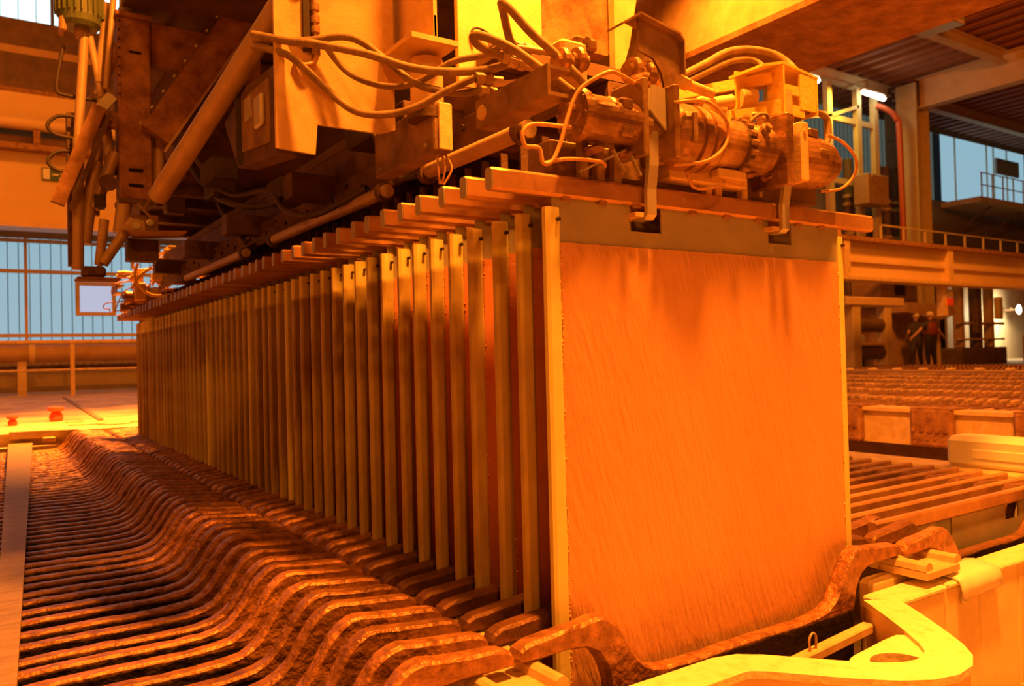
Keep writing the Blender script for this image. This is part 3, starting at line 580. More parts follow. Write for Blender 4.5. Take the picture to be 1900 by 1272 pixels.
# ---------------------------------------------------------------- cathode plates
def bar_mesh():
    mb = MB(); poly = [(-.008, 0), (.008, 0), (.0135, .006), (.0135, .040), (.008, .046), (-.008, .046), (-.0135, .040), (-.0135, .006)]
    mb.prism([(y, z+1.295) for y, z in poly], 'x', -.156, 1.148)
    for x in (.02, .12, .22, .40, .52, .64, .80, .90): mb.box((x, -.011, 1.289), (x+.022, .011, 1.297))
    return mb
barm = bar_mesh().mesh('hanger_bar', M['bar'])
endm = MB().prism([(y*.94, z*.97+1.2957) for y, z in [(-.008, 0), (.008, 0), (.0135, .006), (.0135, .040), (.008, .046), (-.008, .046), (-.0135, .040), (-.0135, .006)]], 'x', -.159, -.156).mesh('bar_end', M['barend'])
bl = MB()
for a, b in (((-.004, .2), (.987, 1.237)), ((-.004, 1.237), (.216, 1.297)), ((.312, 1.237), (.694, 1.297)), ((.787, 1.237), (.992, 1.297))): bl.box((a[0], -.002, a[1]), (b[0], .002, b[1]))
bladem = bl.mesh('blade', M['blade'])
def strip_mesh(m, x0, x1):
    mb = MB(); c = .0075; poly = [(x0+c, -.0105), (x1-c, -.0105), (x1, -.006), (x1, .006), (x1-c, .0105), (x0+c, .0105), (x0, .006), (x0, -.006)]
    mb.prism(poly, 'z', .17, 1.2725); return mb.mesh('edge_strip', m)
sl, sr = strip_mesh(M['strip'], -.025, .012), strip_mesh(M['strip'], .985, 1.008)
slc, src = strip_mesh(M['stripclean'], -.025, .012), strip_mesh(M['stripclean'], .985, 1.008)
pinm = MB().lathe((0, -.0105, 0), (0, -1, 0), [(0, .0045), (.008, .0045), (.009, .002)], 10).mesh('pin', M['pin'])
def deposit(seed, y0, y1, m, front, beads):
    rg = random.Random(seed); nx, nz = (40, 48) if front else (10, 40); vs = []; fs = []; mb = MB()
    X0, X1, Z0, Z1 = .013, .984, .2, 1.2
    for i in range(nx+1):
        for j in range(nz+1):
            e = min(i, nx-i, j, nz-j); x = X0+(X1-X0)*i/nx; z = Z0+(Z1-Z0)*j/nz
            d = y0 if e else y0*.55
            if e and front: d -= .0012*noise.noise(Vector((x*16+z*2.6, 3, z*2.2)))+.0006*noise.noise(Vector((x*40+z*7, 9, z*5)))
            vs.append((x+(0 if 0 < i < nx else rg.uniform(-.0012, .0012)), d, z+(rg.uniform(-.0012, .0012) if j in (0, nz) else 0)))
    for i in range(nx):
        for j in range(nz): k = i*(nz+1)+j; fs.append((k, k+nz+1, k+nz+2, k+1))
    mb.add(vs, fs, True); mb.sm = [0 < f[0]//(nz+1) < nx-1 and 0 < f[0] % (nz+1) < nz-1 for f in fs]
    mb.box((X0, y0*.35, Z0), (X1, y1, Z1))
    for k in range(beads):
        x = X0+rg.uniform(-.003, .003) if k % 4 else X1+rg.uniform(-.003, .002); z = rg.uniform(Z0, Z1); r = rg.uniform(.0012, .003); y = y0*.6
        c = Vector((x, y, z)); mb.add([c+Vector(v)*r for v in ((1,0,0),(-1,0,0),(0,1,0),(0,-1,0),(0,0,1),(0,0,-1))], [(0,2,4),(2,1,4),(1,3,4),(3,0,4),(2,0,5),(1,2,5),(3,1,5),(0,3,5)])
    return mb.mesh('copper_deposit', m)
dfront = deposit(1, -.0065, 0, M['copper'], True, 170)
dnear = [deposit(k, -.006, 0, M['copper2'], False, 90) for k in (2, 3, 4)]
dback = MB().box((.013, 0, .2), (.984, .006, 1.2)).mesh('copper_deposit', M['copper2'])
N_CATH = 54
CL = {0, 17, 22, 30}
for k in range(N_CATH):
    dx, dy = (0, 0) if k == 0 else (rng.uniform(-.004, .004), rng.uniform(-.007, .007))
    lab = 'foremost cathode plate with broad copper sheet, yellow edge strips and windowed steel top' if k == 0 else f'hanging copper cathode plate with yellow edge strip, {ordw(k+1)} from the front'
    t = thing('cathode_plate', (dx, PITCH*k+dy, 0), lab, 'cathode', 'cathode plates hanging from the gripper')
    rz = 0 if k == 0 else rng.uniform(-.006, .006); t.rotation_euler = (0, 0, rz)
    b = inst('hanger_bar', barm, t, (0, 0, 0)); inst('bar_end', endm, b, (0, 0, 0))
    inst('blade', bladem, t, (0, 0, 0))
    inst('copper_deposit', dfront if k == 0 else dnear[k % 3], t, (0, -.002, 0)); inst('copper_deposit', dback, t, (0, .002, 0))
    a = inst('edge_strip', slc if k in CL else sl, t, (0, 0, 0)); inst('pin', pinm, a, (.003, 0, 1.247))
    a = inst('edge_strip', src if k in CL else sr, t, (0, 0, 0)); inst('pin', pinm, a, (.996, 0, 1.247))
# cathodes resting in the right tank: only their hanger bars and blade tops show
lowbar = MB(); lowbar.prism([(y, z+.375) for y, z in [(-.009, 0), (.009, 0), (.0145, .006), (.0145, .040), (.009, .046), (-.009, .046), (-.0145, .040), (-.0145, .006)]], 'x', 0, 1.29)
lowbarm = lowbar.mesh('hanger_bar', M['bar'])
lowbl = MB()
for a, b in (((.16, -.05), (1.13, .315)), ((.16, .315), (.36, .376)), ((.46, .315), (.83, .376)), ((.93, .315), (1.13, .376))): lowbl.box((a[0], -.003, a[1]), (b[0], .003, b[1]))
lowblm = lowbl.mesh('blade', M['blade'])
for k in range(33):
    t = thing('cathode_plate', (1.262+rng.uniform(-.006, .006), .092+PITCH*k, 0), f'lowered cathode plate with brown hanger bar across the right tank, {ordw(k+1)} from the front', 'cathode', 'cathode plates lowered in the right tank')
    inst('hanger_bar', lowbarm, t, (0, 0, 0)); inst('blade', lowblm, t, (0, 0, 0))
# ---------------------------------------------------------------- gripper drive heads (front and far end of the lifting frame)
def drive(loc, label, full=True):
    t = thing('gripper_drive', loc, label, 'gripper', 'gripper drives'); ox, oy, oz = loc
    def B(mb, name, m, parent=None):
        mb.v = [(v[0]+ox, v[1]+oy, v[2]+oz) for v in mb.v]; return mb.build(name, M[m], parent or t)
    # first motor with bolted flange
    m1 = B(MB().lathe((.035, -.03, 1.468), (1, 0, 0), [(0, .054), (.012, .057), (.018, .057), (.019, .0485), (.085, .0485), (.09, .051), (.10, .051), (.104, .047), (.165, .047)], 28), 'motor', 'motor')
    for k in range(8): a = k*math.pi/4+.2; B(MB().bolt((.036, -.03+.047*math.cos(a), 1.468+.047*math.sin(a)), (-1, 0, 0), .0058, .006), 'bolt', 'steel', m1)
    B(MB().lathe((.036, -.03, 1.475), (-1, 0, 0), [(0, .032), (.003, .03), (.004, .018), (.016, .016), (.018, .008)], 18), 'hub', 'motor', m1)
    for dz in (.030, -.030): B(MB().box((.135, -.075, 1.468+dz-.012), (.17, -.055, 1.468+dz+.012), .004), 'lug', 'motor', m1)
    B(MB().box((.195, -.078, 1.392), (.212, .03, 1.562), .003), 'clamp_plate', 'steel')
    B(MB().prism([(-.06, 1.50), (-.06, 1.555), (.04, 1.575), (.06, 1.52)], 'x', .213, .222).box((.213, -.055, 1.50), (.285, -.049, 1.55)), 'web_plate', 'galv')
    B(MB().lathe((.213, -.03, 1.47), (1, 0, 0), [(0, .03), (.028, .03), (.03, .022), (.08, .022)], 20), 'shaft', 'steel')
    B(MB().box((.283, -.085, 1.395), (.300, .04, 1.56), .003), 'clamp_plate', 'motor'); B(MB().prism([(.232, 1.50), (.28, 1.46), (.28, 1.553), (.24, 1.558)], 'y', -.06, -.054), 'gusset_plate', 'galv')
    # big central drum with grooves and a chain coupling
    dr = B(MB().lathe((.302, -.02, 1.462), (1, 0, 0), [(0, .060), (.014, .074), (.040, .078), (.060, .078), (.062, .071), (.070, .071), (.072, .079), (.095, .079), (.097, .072), (.105, .072), (.107, .078), (.135, .076), (.15, .066), (.185, .064), (.235, .062)], 32), 'drum', 'motor')
    B(MB().lathe((.53, -.02, 1.462), (1, 0, 0), [(0, .06), (.004, .066), (.03, .066), (.034, .06)], 24), 'coupling', 'dsteel')
    for k in range(18): a = 2*math.pi*k/18; B(MB().lathe((.536, -.02+.066*math.cos(a), 1.462+.066*math.sin(a)), (1, 0, 0), [(0, .008), (.022, .008)], 8), 'chain_link', 'steel', dr)
    B(MB().lathe((.562, -.02, 1.465), (1, 0, 0), [(0, .058), (.03, .062), (.085, .062), (.10, .055), (.115, .04)], 28), 'gearbox', 'motor')
    B(MB().lathe((.60, -.072, 1.50), (0, -1, .5), [(0, .014), (.01, .014), (.012, .009), (.02, .009)], 10), 'grease_fitting', 'steel', dr)
    B(MB().box((.325, -.104, 1.43), (.337, -.09, 1.50), .003), 'lug', 'steel', dr)
    B(MB().box((.672, -.085, 1.375), (.70, .04, 1.555), .003), 'clamp_plate', 'motor')
    B(MB().box((.715, -.095, 1.385), (.745, .03, 1.535), .003).bolt((.728, -.096, 1.51), (0, -1, 0), .006, .003), 'clamp_plate', 'paint')
    # last motor with domed end
    m3 = B(MB().lathe((.745, -.01, 1.462), (1, 0, 0), [(0, .055), (.02, .06), (.024, .070), (.07, .072), (.12, .070), (.165, .062), (.20, .045), (.222, .022), (.226, .004)], 28), 'motor', 'motor')
    for a in (-.6, .2): B(MB().box((.81, -.086+.02*a*a, 1.462+.03*a), (.85, -.07, 1.475+.03*a), .003), 'lug', 'steel', m3)
    B(MB().box((.80, -.06, 1.515), (.84, -.03, 1.54), .005), 'terminal_box', 'motor', m3)
    # base beam and hanging plates
    B(MB().box((.02, .03, 1.36), (.95, .12, 1.43), .004), 'base_beam', 'steel')
    B(MB().box((.33, -.02, 1.365), (.60, .03, 1.41), .004).box((.46, -.05, 1.375), (.56, -.02, 1.40), .004), 'base_plate', 'paint')
    for x in (.08, .125, .175, .47, .505, .60): B(MB().box((x, .0, 1.342), (x+.022, .02, 1.44), .002), 'guide_strip', 'steel' if x < .4 else 'paint')
    B(MB().bar((.055, -.03, 1.35), (.18, -.03, 1.41), .012, .004).bar((.14, -.035, 1.405), (.165, -.04, 1.36), .012, .003).bar((.19, -.035, 1.40), (.215, -.04, 1.355), .012, .003), 'guide_blade', 'galv')
    # caked dirt under the motors and small fittings
    rg = random.Random(5)
    for x in (.10, .19, .29, .36, .44, .52, .60, .68, .80, .87):
        cl = MB(); bm = bmesh.new(); bmesh.ops.create_icosphere(bm, subdivisions=2, radius=1)
        for v in bm.verts: q = 1+.5*noise.noise(v.co*2.2+Vector((x*31, 0, 0))); v.co = Vector((x+v.co.x*.022*q, -.02+rg.uniform(-.004, .004)+v.co.y*.02*q, 1.402+v.co.z*.010*q))
        cl.frombm(bm); B(cl, 'dirt_clump', 'rust')
    for x, z in ((.22, 1.575), (.245, 1.585), (.33, 1.552), (.42, 1.55), (.50, 1.545), (.585, 1.54), (.64, 1.545)):
        B(MB().tube([(x, -.03, z-.02), (x, -.03, z)], .009, 8).tube([(x, -.03, z), (x, -.03, z+.006)], .014, 6, True, False), 'fitting', 'paint')
    B(MB().box((.30, .05, 1.50), (.66, .11, 1.56), .004), 'top_rail', 'motor')
    B(MB().tube([(.40, -.01, 1.60), (.52, .02, 1.605)], .012, 10).tube([(.40, -.01, 1.60), (.372, -.016, 1.60)], .016, 6, True, False), 'small_cylinder', 'paint')
    # hooks
    for x0 in (.252, .722):
        h = MB(); h.prism([(-.05, 1.50), (-.038, 1.50), (-.034, 1.38), (-.026, 1.33), (-.026, 1.279), (-.018, 1.272), (.012, 1.272), (.012, 1.262), (-.024, 1.262), (-.036, 1.272), (-.037, 1.33), (-.046, 1.38)], 'x', x0-.014, x0+.014)
        B(h, 'hook', 'galv'); B(MB().box((x0-.045, -.03, 1.266), (x0-.02, .012, 1.276)).box((x0-.045, .008, 1.262), (x0-.02, .014, 1.33)), 'hook_toe', 'paint')
    # hood bracket over the first shaft
    hd = MB(); hp = [(-.035, 1.575), (-.035, 1.70), (-.025, 1.712), (.11, 1.742), (.112, 1.736), (-.022, 1.705), (-.029, 1.697), (-.029, 1.575)]
    B(MB().prism([(.255, 1.655), (.30, 1.645), (.325, 1.615), (.335, 1.575), (.365, 1.58), (.388, 1.595), (.388, 1.70), (.375, 1.713), (.255, 1.735)], 'y', -.004, .002).prism([(.385, 1.60), (.389, 1.60), (.389, 1.70), (.376, 1.716), (.25, 1.738), (.25, 1.733), (.372, 1.711), (.385, 1.698)], 'y', -.02, .04).prism([(.19, 1.70), (.25, 1.738), (.25, 1.733), (.19, 1.694)], 'y', -.02, .03), 'hood_bracket', 'steel')
    # valve spools
    for i, (x, y, z) in enumerate(((.09, .10, 1.635), (.135, .10, 1.645), (.235, .02, 1.615), (.275, .02, 1.612))):
        s = B(MB().lathe((x, y, z), (1, 0, 0), [(0, .018), (.01, .018), (.012, .030), (.02, .033), (.03, .030), (.032, .02), (.045, .02)], 18), 'valve_spool', 'motor')
    B(MB().box((.12, .11, 1.60), (.20, .16, 1.70), .008), 'valve_block', 'paint'); B(MB().box((.17, .12, 1.69), (.24, .15, 1.72), .006).bolt((.2, .118, 1.705), (0, -1, 0), .012, .006), 'valve_block', 'motor')
    for p, d in (((.03, .2, 1.655), (1, 0, -.1)), ((-.02, .25, 1.592), (1, 0, .03)), ((-.03, .25, 1.62), (1, 0, .1)), ((.02, .2, 1.688), (1, 0, 0)), ((.01, .2, 1.66), (1, 0, 0)), ((.05, .2, 1.694), (1, 0, 0))):
        p = Vector(p); d = Vector(d).normalized(); B(MB().tube([p, p+d*.022], .013, 6, True, False).tube([p+d*.026, p+d*.044], .013, 6, True, False).tube([p, p+d*.075], .008, 8), 'hose_fitting', 'tube')
    B(MB().tube([(.02, .2, 1.69), (.14, .18, 1.688), (.2, .16, 1.67)], .008, 8).tube([(.0, .22, 1.6), (.1, .2, 1.62), (.2, .15, 1.63)], .007, 8), 'rigid_pipe', 'tube')
    # small clamp with knob above the drum
    B(MB().box((.38, .10, 1.62), (.43, .13, 1.67), .01).bolt((.405, .098, 1.645), (0, -1, 0), .014, .012), 'clamp', 'paint'); B(MB().prism([(.60, 1.57), (.64, 1.55), (.655, 1.60), (.64, 1.635), (.605, 1.62)], 'y', .08, .12), 'lifting_lug', 'paint')
    # yellow valve bracket
    B(MB().prism([(.655, 1.69), (.74, 1.712), (.885, 1.695), (.885, 1.688), (.74, 1.705), (.655, 1.683)], 'y', -.03, .08), 'yellow_bracket', 'ypaint')
    B(MB().box((.735, -.031, 1.575), (.741, .02, 1.70)).box((.875, -.03, 1.59), (.881, .06, 1.69)).box((.742, -.028, 1.63), (.805, -.022, 1.655)).box((.806, -.029, 1.597), (.874, -.023, 1.69)).box((.742, -.0275, 1.575), (.825, -.0215, 1.604)).box((.66, .06, 1.60), (.735, .066, 1.70)), 'yellow_bracket', 'ypaint')
    B(MB().bar((.74, -.02, 1.595), (.60, .24, 1.60), .012, .04).bar((.73, .0, 1.675), (.62, .24, 1.68), .012, .028).bar((.60, .02, 1.56), (.70, .0, 1.58), .012, .03), 'yellow_arm', 'ypaint')
    B(MB().tube([(.76, -.015, 1.56), (.76, -.015, 1.64)], .019, 14).tube([(.665, .05, 1.625), (.70, .03, 1.625)], .024, 12).box((.56, .09, 1.585), (.62, .12, 1.63), .008).tube([(.58, .07, 1.60), (.63, .05, 1.61)], .02, 10), 'valve_body', 'paint')
    for p in (((.885, .02, 1.64), (.915, .02, 1.648)), ((.63, .03, 1.565), (.665, .0, 1.57))): B(MB().tube(p, .007, 8), 'cable_gland', 'tube')
    # hoses and cables
    def H(name, pts, r, m): B(MB().tube(smooth_path(pts, 6), r, 8), name, m)
    H('hose', [(.548, .15, 1.693), (.647, .15, 1.746), (.735, .15, 1.794), (.838, .15, 1.821), (.909, .12, 1.808), (.93, .08, 1.76), (.87, .03, 1.70)], .011, 'hose')
    H('hose', [(.56, .15, 1.678), (.667, .15, 1.732), (.756, .15, 1.773), (.837, .15, 1.79), (.86, .12, 1.76), (.83, .06, 1.70)], .009, 'hose')
    H('hose', [(.827, 0, 1.55), (.835, 0, 1.585), (.856, 0, 1.603), (.916, 0, 1.612), (.964, 0, 1.598), (.955, -.005, 1.54), (.93, -.01, 1.52)], .009, 'hose')
    H('cable', [(.874, -.06, 1.529), (.968, -.045, 1.523), (1.047, -.03, 1.491), (1.06, -.015, 1.45), (1.017, 0, 1.41), (.95, .02, 1.40)], .0045, 'ohose')
    H('cable', [(.284, -.08, 1.518), (.356, -.108, 1.524), (.421, -.105, 1.497), (.438, -.1, 1.462), (.416, -.098, 1.422), (.365, -.09, 1.392), (.299, -.06, 1.385)], .0045, 'ohose')
    H('cable', [(.205, -.02, 1.57), (.185, -.06, 1.551), (.121, -.085, 1.551), (.084, -.09, 1.547), (.033, -.075, 1.516), (.011, -.067, 1.485), (-.011, -.066, 1.432), (-.025, -.065, 1.392), (-.046, -.065, 1.353), (-.069, -.064, 1.346), (-.078, -.063, 1.375), (-.11, -.062, 1.376), (-.115, -.062, 1.402), (-.088, -.061, 1.422), (-.013, -.06, 1.428), (.03, -.03, 1.44)], .0045, 'ohose')
    H('cable', [(-.063, -.06, 1.347), (-.008, -.06, 1.362), (.056, -.06, 1.367), (.1, -.05, 1.369), (.13, -.02, 1.37)], .004, 'ohose')
    H('cable', [(.342, -.06, 1.375), (.358, -.06, 1.342), (.402, -.06, 1.34), (.458, -.06, 1.356), (.5, -.03, 1.37)], .004, 'ohose')
    H('cable', [(.38, .10, 1.62), (.385, .09, 1.66), (.41, .08, 1.67), (.425, .07, 1.64), (.41, .05, 1.60), (.35, -.02, 1.55)], .005, 'hose')
    H('cable', [(.60, -.03, 1.53), (.62, -.04, 1.55), (.66, -.03, 1.56), (.69, -.02, 1.555)], .005, 'hose')
    # long side channel running back
    B(MB().prism([(-.02, 1.505), (.04, 1.505), (.04, 1.513), (-.012, 1.513), (-.012, 1.562), (.04, 1.562), (.04, 1.57), (-.02, 1.57)], 'y', -.02, .27), 'side_channel', 'steel')
    B(MB().lathe((-.02, .24, 1.535), (-1, 0, 0), [(0, .018), (.006, .016)], 12), 'rivet', 'paint')
    return t
drive((0, 0, 0), 'front gripper drive of bolted motors, drum and orange cables above the foremost plate')
fd = drive((-.12, 5.60, .02), 'far gripper drive shining bright at the rear end of the plates')
MB().box((.2, 5.46, 1.60), (.44, 5.6, 1.84), .01).build('gear_housing', M['steel'], fd); MB().box((.19, 5.40, 1.845), (.47, 5.66, 1.865), .003).build('cover_plate', M['ypaint'], fd); MB().box((.22, 5.42, 1.87), (.42, 5.62, 1.90), .006).build('cover_plate', M['ypaint'], fd)
MB().box((.10, 5.42, 1.62), (.2, 5.5, 1.68), .006).build('valve_block', M['ypaint'], fd); MB().box((-.02, 5.45, 1.46), (.06, 5.6, 1.60), .01).build('valve_block', M['paint'], fd)
for pts in ([(.2, 5.5, 1.80), (.05, 5.48, 1.80), (-.03, 5.48, 1.76), (.0, 5.48, 1.70), (.2, 5.48, 1.73)], [(.0, 5.45, 1.75), (-.02, 5.45, 1.62), (.1, 5.45, 1.50), (.3, 5.45, 1.52)], [(.1, 5.46, 1.72), (.02, 5.45, 1.66), (-.05, 5.45, 1.55)]): MB().tube(smooth_path(pts, 6), .012, 8).build('hose', M['ypaint'], fd)

# ---------------------------------------------------------------- lifting frame
lf = thing('lifting_frame', (.5, 2.8, 1.4), 'long dark lifting frame above the row of hanger bars', 'frame')
MB().box((.17, .16, 1.555), (.19, 5.5, 1.66), .002).build('side_plate', M['dsteel'], lf)
MB().box((.20, .6, 1.66), (.40, 5.5, 1.80), .004).build('main_beam', M['dsteel'], lf); MB().box((.60, .5, 1.56), (.80, 5.5, 1.80), .004).build('main_beam', M['dsteel'], lf)
MB().box((.20, .5, 1.80), (1.0, 5.4, 1.84)).build('top_plate', M['dark'], lf)
for y in (.7, 1.7, 2.7, 3.7, 4.7): MB().box((.0, y, 1.60), (1.0, y+.10, 1.70), .003).build('crossbar', M['dsteel'], lf)
for i in range(34): MB().bolt((.17, .5+.15*i, 1.60+.03*(i % 2)), (-1, 0, 0), .009, .008).build('bolt', M['black'], lf)
for y0, y1 in ((.22, .78), (1.03, 2.29), (2.72, 4.2)):
    s = MB().cyl((.1, y0, 1.51), (.1, y1, 1.515), .022, 14).build('hook_shaft', M['tube'], lf)
    for y in (y0+.03, y1-.03): MB().cyl((.1, y-.012, 1.51), (.1, y+.012, 1.51), .032, 14).build('collar', M['dsteel'], s)
    for y in (y1-.1, y0+.1): MB().bar((.1, y, 1.53), (.18, y, 1.57), .03, .02).build('bracket', M['dsteel'], s)
hk = MB().prism([(-.034, 1.55), (-.026, 1.55), (-.026, 1.279), (-.018, 1.272), (.012, 1.272), (.012, 1.262), (-.024, 1.262), (-.034, 1.272)], 'x', -.012, .012).mesh('hook', M['dsteel'])
for k in range(1, N_CATH):
    for x in (.264, .74): inst('hook', hk, lf, Vector((x, PITCH*k, 0))-Vector((.5, 2.8, 1.4)))
def LH(pts, r, m='dhose'): MB().tube(smooth_path(pts, 6), r, 8).build('hose', M[m], lf)
LH([(-.2, 2.6, 1.98), (-.1, 2.3, 1.72), (.0, 2.0, 1.68), (-.03, 1.7, 1.55), (.02, 1.5, 1.50), (.1, 1.2, 1.55)], .012)
LH([(.0, 3.2, 2.05), (.06, 3.0, 1.75), (.1, 2.72, 1.56)], .014); LH([(-.1, 3.4, 2.2), (.0, 2.9, 1.82), (.15, 2.5, 1.72), (.3, 2.2, 1.85)], .016)
LH([(.1, .85, 1.62), (.08, .9, 1.53), (.1, .82, 1.515)], .008); LH([(-.02, .95, 1.75), (.02, .9, 1.62), (.12, .85, 1.58), (.16, .7, 1.62)], .010)
for i, (x, y, z) in enumerate(((-.15, 2.2, 1.78), (-.05, 1.6, 1.80), (.08, 1.1, 1.72), (.02, 2.9, 1.86), (.05, 1.9, 1.66))): MB().box((x-.06, y-.1, z-.05), (x+.06, y+.1, z+.05), .01).build('valve_box', M['black'], lf)
for i in range(3): MB().tube(smooth_path([(-.045+.012*i, .42, 1.475), (-.05+.02*i, .41, 1.44), (-.04+.006*i, .42, 1.40)]), .003, 6).build('wire', M['ohose'], lf)
# hopper panel, control boxes, post and beam on the near face
pn = [(-.415, 1.475), (-.318, 1.470), (-.311, 1.545), (-.14, 1.545), (-.10, 1.56), (-.10, 2.72), (-.415, 2.72)]
cr = thing('hoist_crane', (-.1, .6, 1.5), 'ochre sheet steel crane body with notched front panel and hanging hoses', 'crane')
MB().prism(pn, 'y', .545, .555).build('front_panel', M['paint'], cr)
MB().box((-.38, .556, 1.72), (-.15, .575, 2.72)).build('stiffener', M['dsteel'], cr)
sb = MB().prism([(.56, 1.46), (.90, 1.50), (1.04, 1.66), (.80, 1.70), (.56, 1.68)], 'x', -.412, -.36).build('side_box', M['dsteel'], cr)
MB().prism([(.60, 1.50), (.84, 1.53), (.84, 1.67), (.60, 1.66)], 'x', -.417, -.412).build('cover_plate', M['steel'], sb); MB().box((-.43, .62, 1.55), (-.417, .68, 1.63), .006).build('latch', M['galv'], sb); MB().box((-.42, .74, 1.60), (-.415, .80, 1.66)).build('cover_label', M['galv'], sb); MB().bar((-.42, .86, 1.50), (-.42, .86, 1.68), .012, .012).build('edge_trim', M['black'], sb)
bxm = MB().box((-.065, .40, 1.478), (-.012, .76, 1.605), .004).build('control_box', M['steel'], cr)
MB().box((-.052, .394, 1.482), (-.014, .40, 1.60), .002).build('box_cover', M['paint'], bxm)
MB().bolt((-.065, .72, 1.50), (-1, 0, 0), .006, .004).build('screw', M['galv'], bxm); MB().bolt((-.065, .44, 1.50), (-1, 0, 0), .006, .004).build('screw', M['galv'], bxm)
MB().cyl((-.055, .45, 1.585), (-.055, .45, 1.72), .042, 20).build('piston', M['paint'], cr)
MB().cyl((-.055, .45, 1.565), (-.055, .45, 1.592), .052, 20).build('piston_collar', M['dsteel'], cr)
ib = MB(); ib.box((-.14, .36, 1.735), (-.01, .9, 1.748)); ib.box((-.080, .36, 1.748), (-.070, .9, 2.4)); ib.box((-.078, .36, 1.748), (-.072, .362, 1.8)); ib.build('i_beam', M['paint'], cr)
MB().box((.14, .62, 1.74), (.44, .64, 2.6), .002).build('rear_panel', M['ypaint'] if False else M['paint'], cr)
cs = MB().tube(smooth_path([(.19, .612, 1.865), (.18, .61, 1.90), (.20, .61, 1.915), (.24, .61, 1.905), (.25, .61, 1.88), (.235, .61, 1.86)]), .0035, 6); cs.build('cable_hook', M['black'], cr)
ga = MB(); ga.prism([(.40, 1.90), (.40, 1.99), (.60, 2.25), (.95, 2.30), (.93, 2.22), (.90, 2.10), (.86, 2.02), (.62, 2.02)], 'y', .80, .86); ga.build('gusset_arm', M['rust'], cr)
MB().prism([(.86, 1.95), (.86, 2.4), (.95, 2.4), (.97, 2.24), (.93, 2.06), (.90, 1.98)], 'y', .76, .79).build('eye_plate', M['paint'], cr); MB().lathe((.935, .76, 2.25), (0, -1, 0), [(0, .018), (.002, .018)], 14).build('eye_hole', M['ventry'], cr)
# vertical cable with clips on the panel
vp = MB().tube(smooth_path([(-.316, .535, 2.2), (-.318, .53, 1.9), (-.315, .532, 1.75), (-.318, .53, 1.70), (-.345, .53, 1.682), (-.37, .54, 1.69)]), .006, 8).build('cable', M['ohose'], cr)
for z in (1.72, 1.745, 1.775, 1.80, 1.83, 1.88): MB().cyl((-.316, .533, z-.008), (-.316, .533, z+.008), .011, 12).build('clip', M['steel'], vp)
MB().box((-.345, .536, 1.72), (-.325, .546, 2.1)).build('cable_channel', M['black'], vp)
def CH(pts, r=.010): MB().tube(smooth_path(pts, 6), r, 10).build('hydraulic_hose', M['hose'], cr)
CH([(-.45, .60, 1.76), (-.412, .55, 1.74), (-.382, .5, 1.721), (-.341, .45, 1.706), (-.24, .4, 1.686), (-.153, .35, 1.654), (-.078, .3, 1.641), (-.004, .25, 1.643), (.048, .2, 1.655)])
CH([(-.45, .60, 1.75), (-.395, .56, 1.742), (-.328, .521, 1.743), (-.267, .483, 1.751), (-.228, .444, 1.729), (-.183, .405, 1.679), (-.145, .366, 1.63), (-.108, .327, 1.603), (-.057, .289, 1.591), (-.013, .25, 1.592)], .009)
CH([(-.45, .60, 1.73), (-.406, .55, 1.711), (-.379, .512, 1.684), (-.334, .475, 1.628), (-.282, .438, 1.568), (-.244, .4, 1.542), (-.185, .363, 1.543), (-.139, .325, 1.559), (-.087, .287, 1.591), (-.034, .25, 1.618)], .009)
CH([(-.30, .52, 1.74), (-.251, .509, 1.68), (-.203, .457, 1.639), (-.148, .406, 1.626), (-.108, .354, 1.637), (-.061, .303, 1.669), (-.001, .251, 1.68), (.011, .2, 1.687)], .008)
CH([(.115, .05, 1.545), (.101, .06, 1.557), (.034, .083, 1.603), (-.022, .107, 1.643), (-.077, .13, 1.666), (-.093, .153, 1.671), (-.062, .177, 1.664), (.011, .2, 1.661)], .010)
CH([(.16, .07, 1.58), (.09, .097, 1.649), (.036, .114, 1.693), (-.01, .131, 1.745), (-.018, .149, 1.762), (-.004, .166, 1.754), (.023, .183, 1.702), (.049, .2, 1.694)], .010)
# massive crane girder
cg = thing('crane_girder', (1.7, 2, 2.2), 'massive yellow lit crane girder at the top behind the gripper', 'girder')
MB().box((1.5, -.02, 2.22), (1.52, 8, 3.4)).build('web', M['paint'], cg); MB().box((1.49, -.03, 2.2), (2.1, 8, 2.225)).build('bottom_flange', M['rust'], cg); MB().box((2.0, -.02, 2.22), (2.02, 8, 3.4)).build('web', M['paint'], cg); MB().box((1.49, -.03, 3.4), (2.1, 8, 3.43)).build('top_flange', M['rust'], cg)
MB().bar((1.45, .2, 2.62), (1.45, 3.2, 2.62), .05, .05).build('conduit', M['steel'], cg)

# ---------------------------------------------------------------- left guide frame hanging from the crane
gf = thing('guide_frame', (-.4, 2.8, 1.4), 'rusty tubular guide frame with box column hanging at upper left', 'frame')
ORGg = ORG[gf.name]
c = MB().box((-.45, 2.9, 1.765), (-.30, 3.04, 2.68), .008).build('column', M['rust'], gf)
MB().box((-.41, 2.895, 1.83), (-.345, 2.9, 1.845), .001).box((-.41, 2.895, 1.905), (-.345, 2.9, 1.92)).box((-.40, 2.895, 2.49), (-.345, 2.9, 2.50)).build('slot', M['ventry'], c)
for i in range(9): MB().bolt((-.443, 2.9, 2.28+.045*i), (0, -1, 0), .006, .004).build('bolt', M['black'], c)
MB().box((-.46, 2.88, 2.66), (-.29, 3.06, 2.685), .004).build('cap_plate', M['rust'], c)
MB().cyl((-.40, 2.97, 2.68), (-.40, 2.97, 3.0), .03, 14).build('guide_rod', M['galv'], c)
MB().box((-.298, 2.92, 2.46), (.25, 3.02, 2.67), .006).build('crossbeam', M['rust'], gf)
MB().box((-.29, 3.0, 2.16), (.05, 3.3, 2.20)).build('shelf', M['dark'], gf)
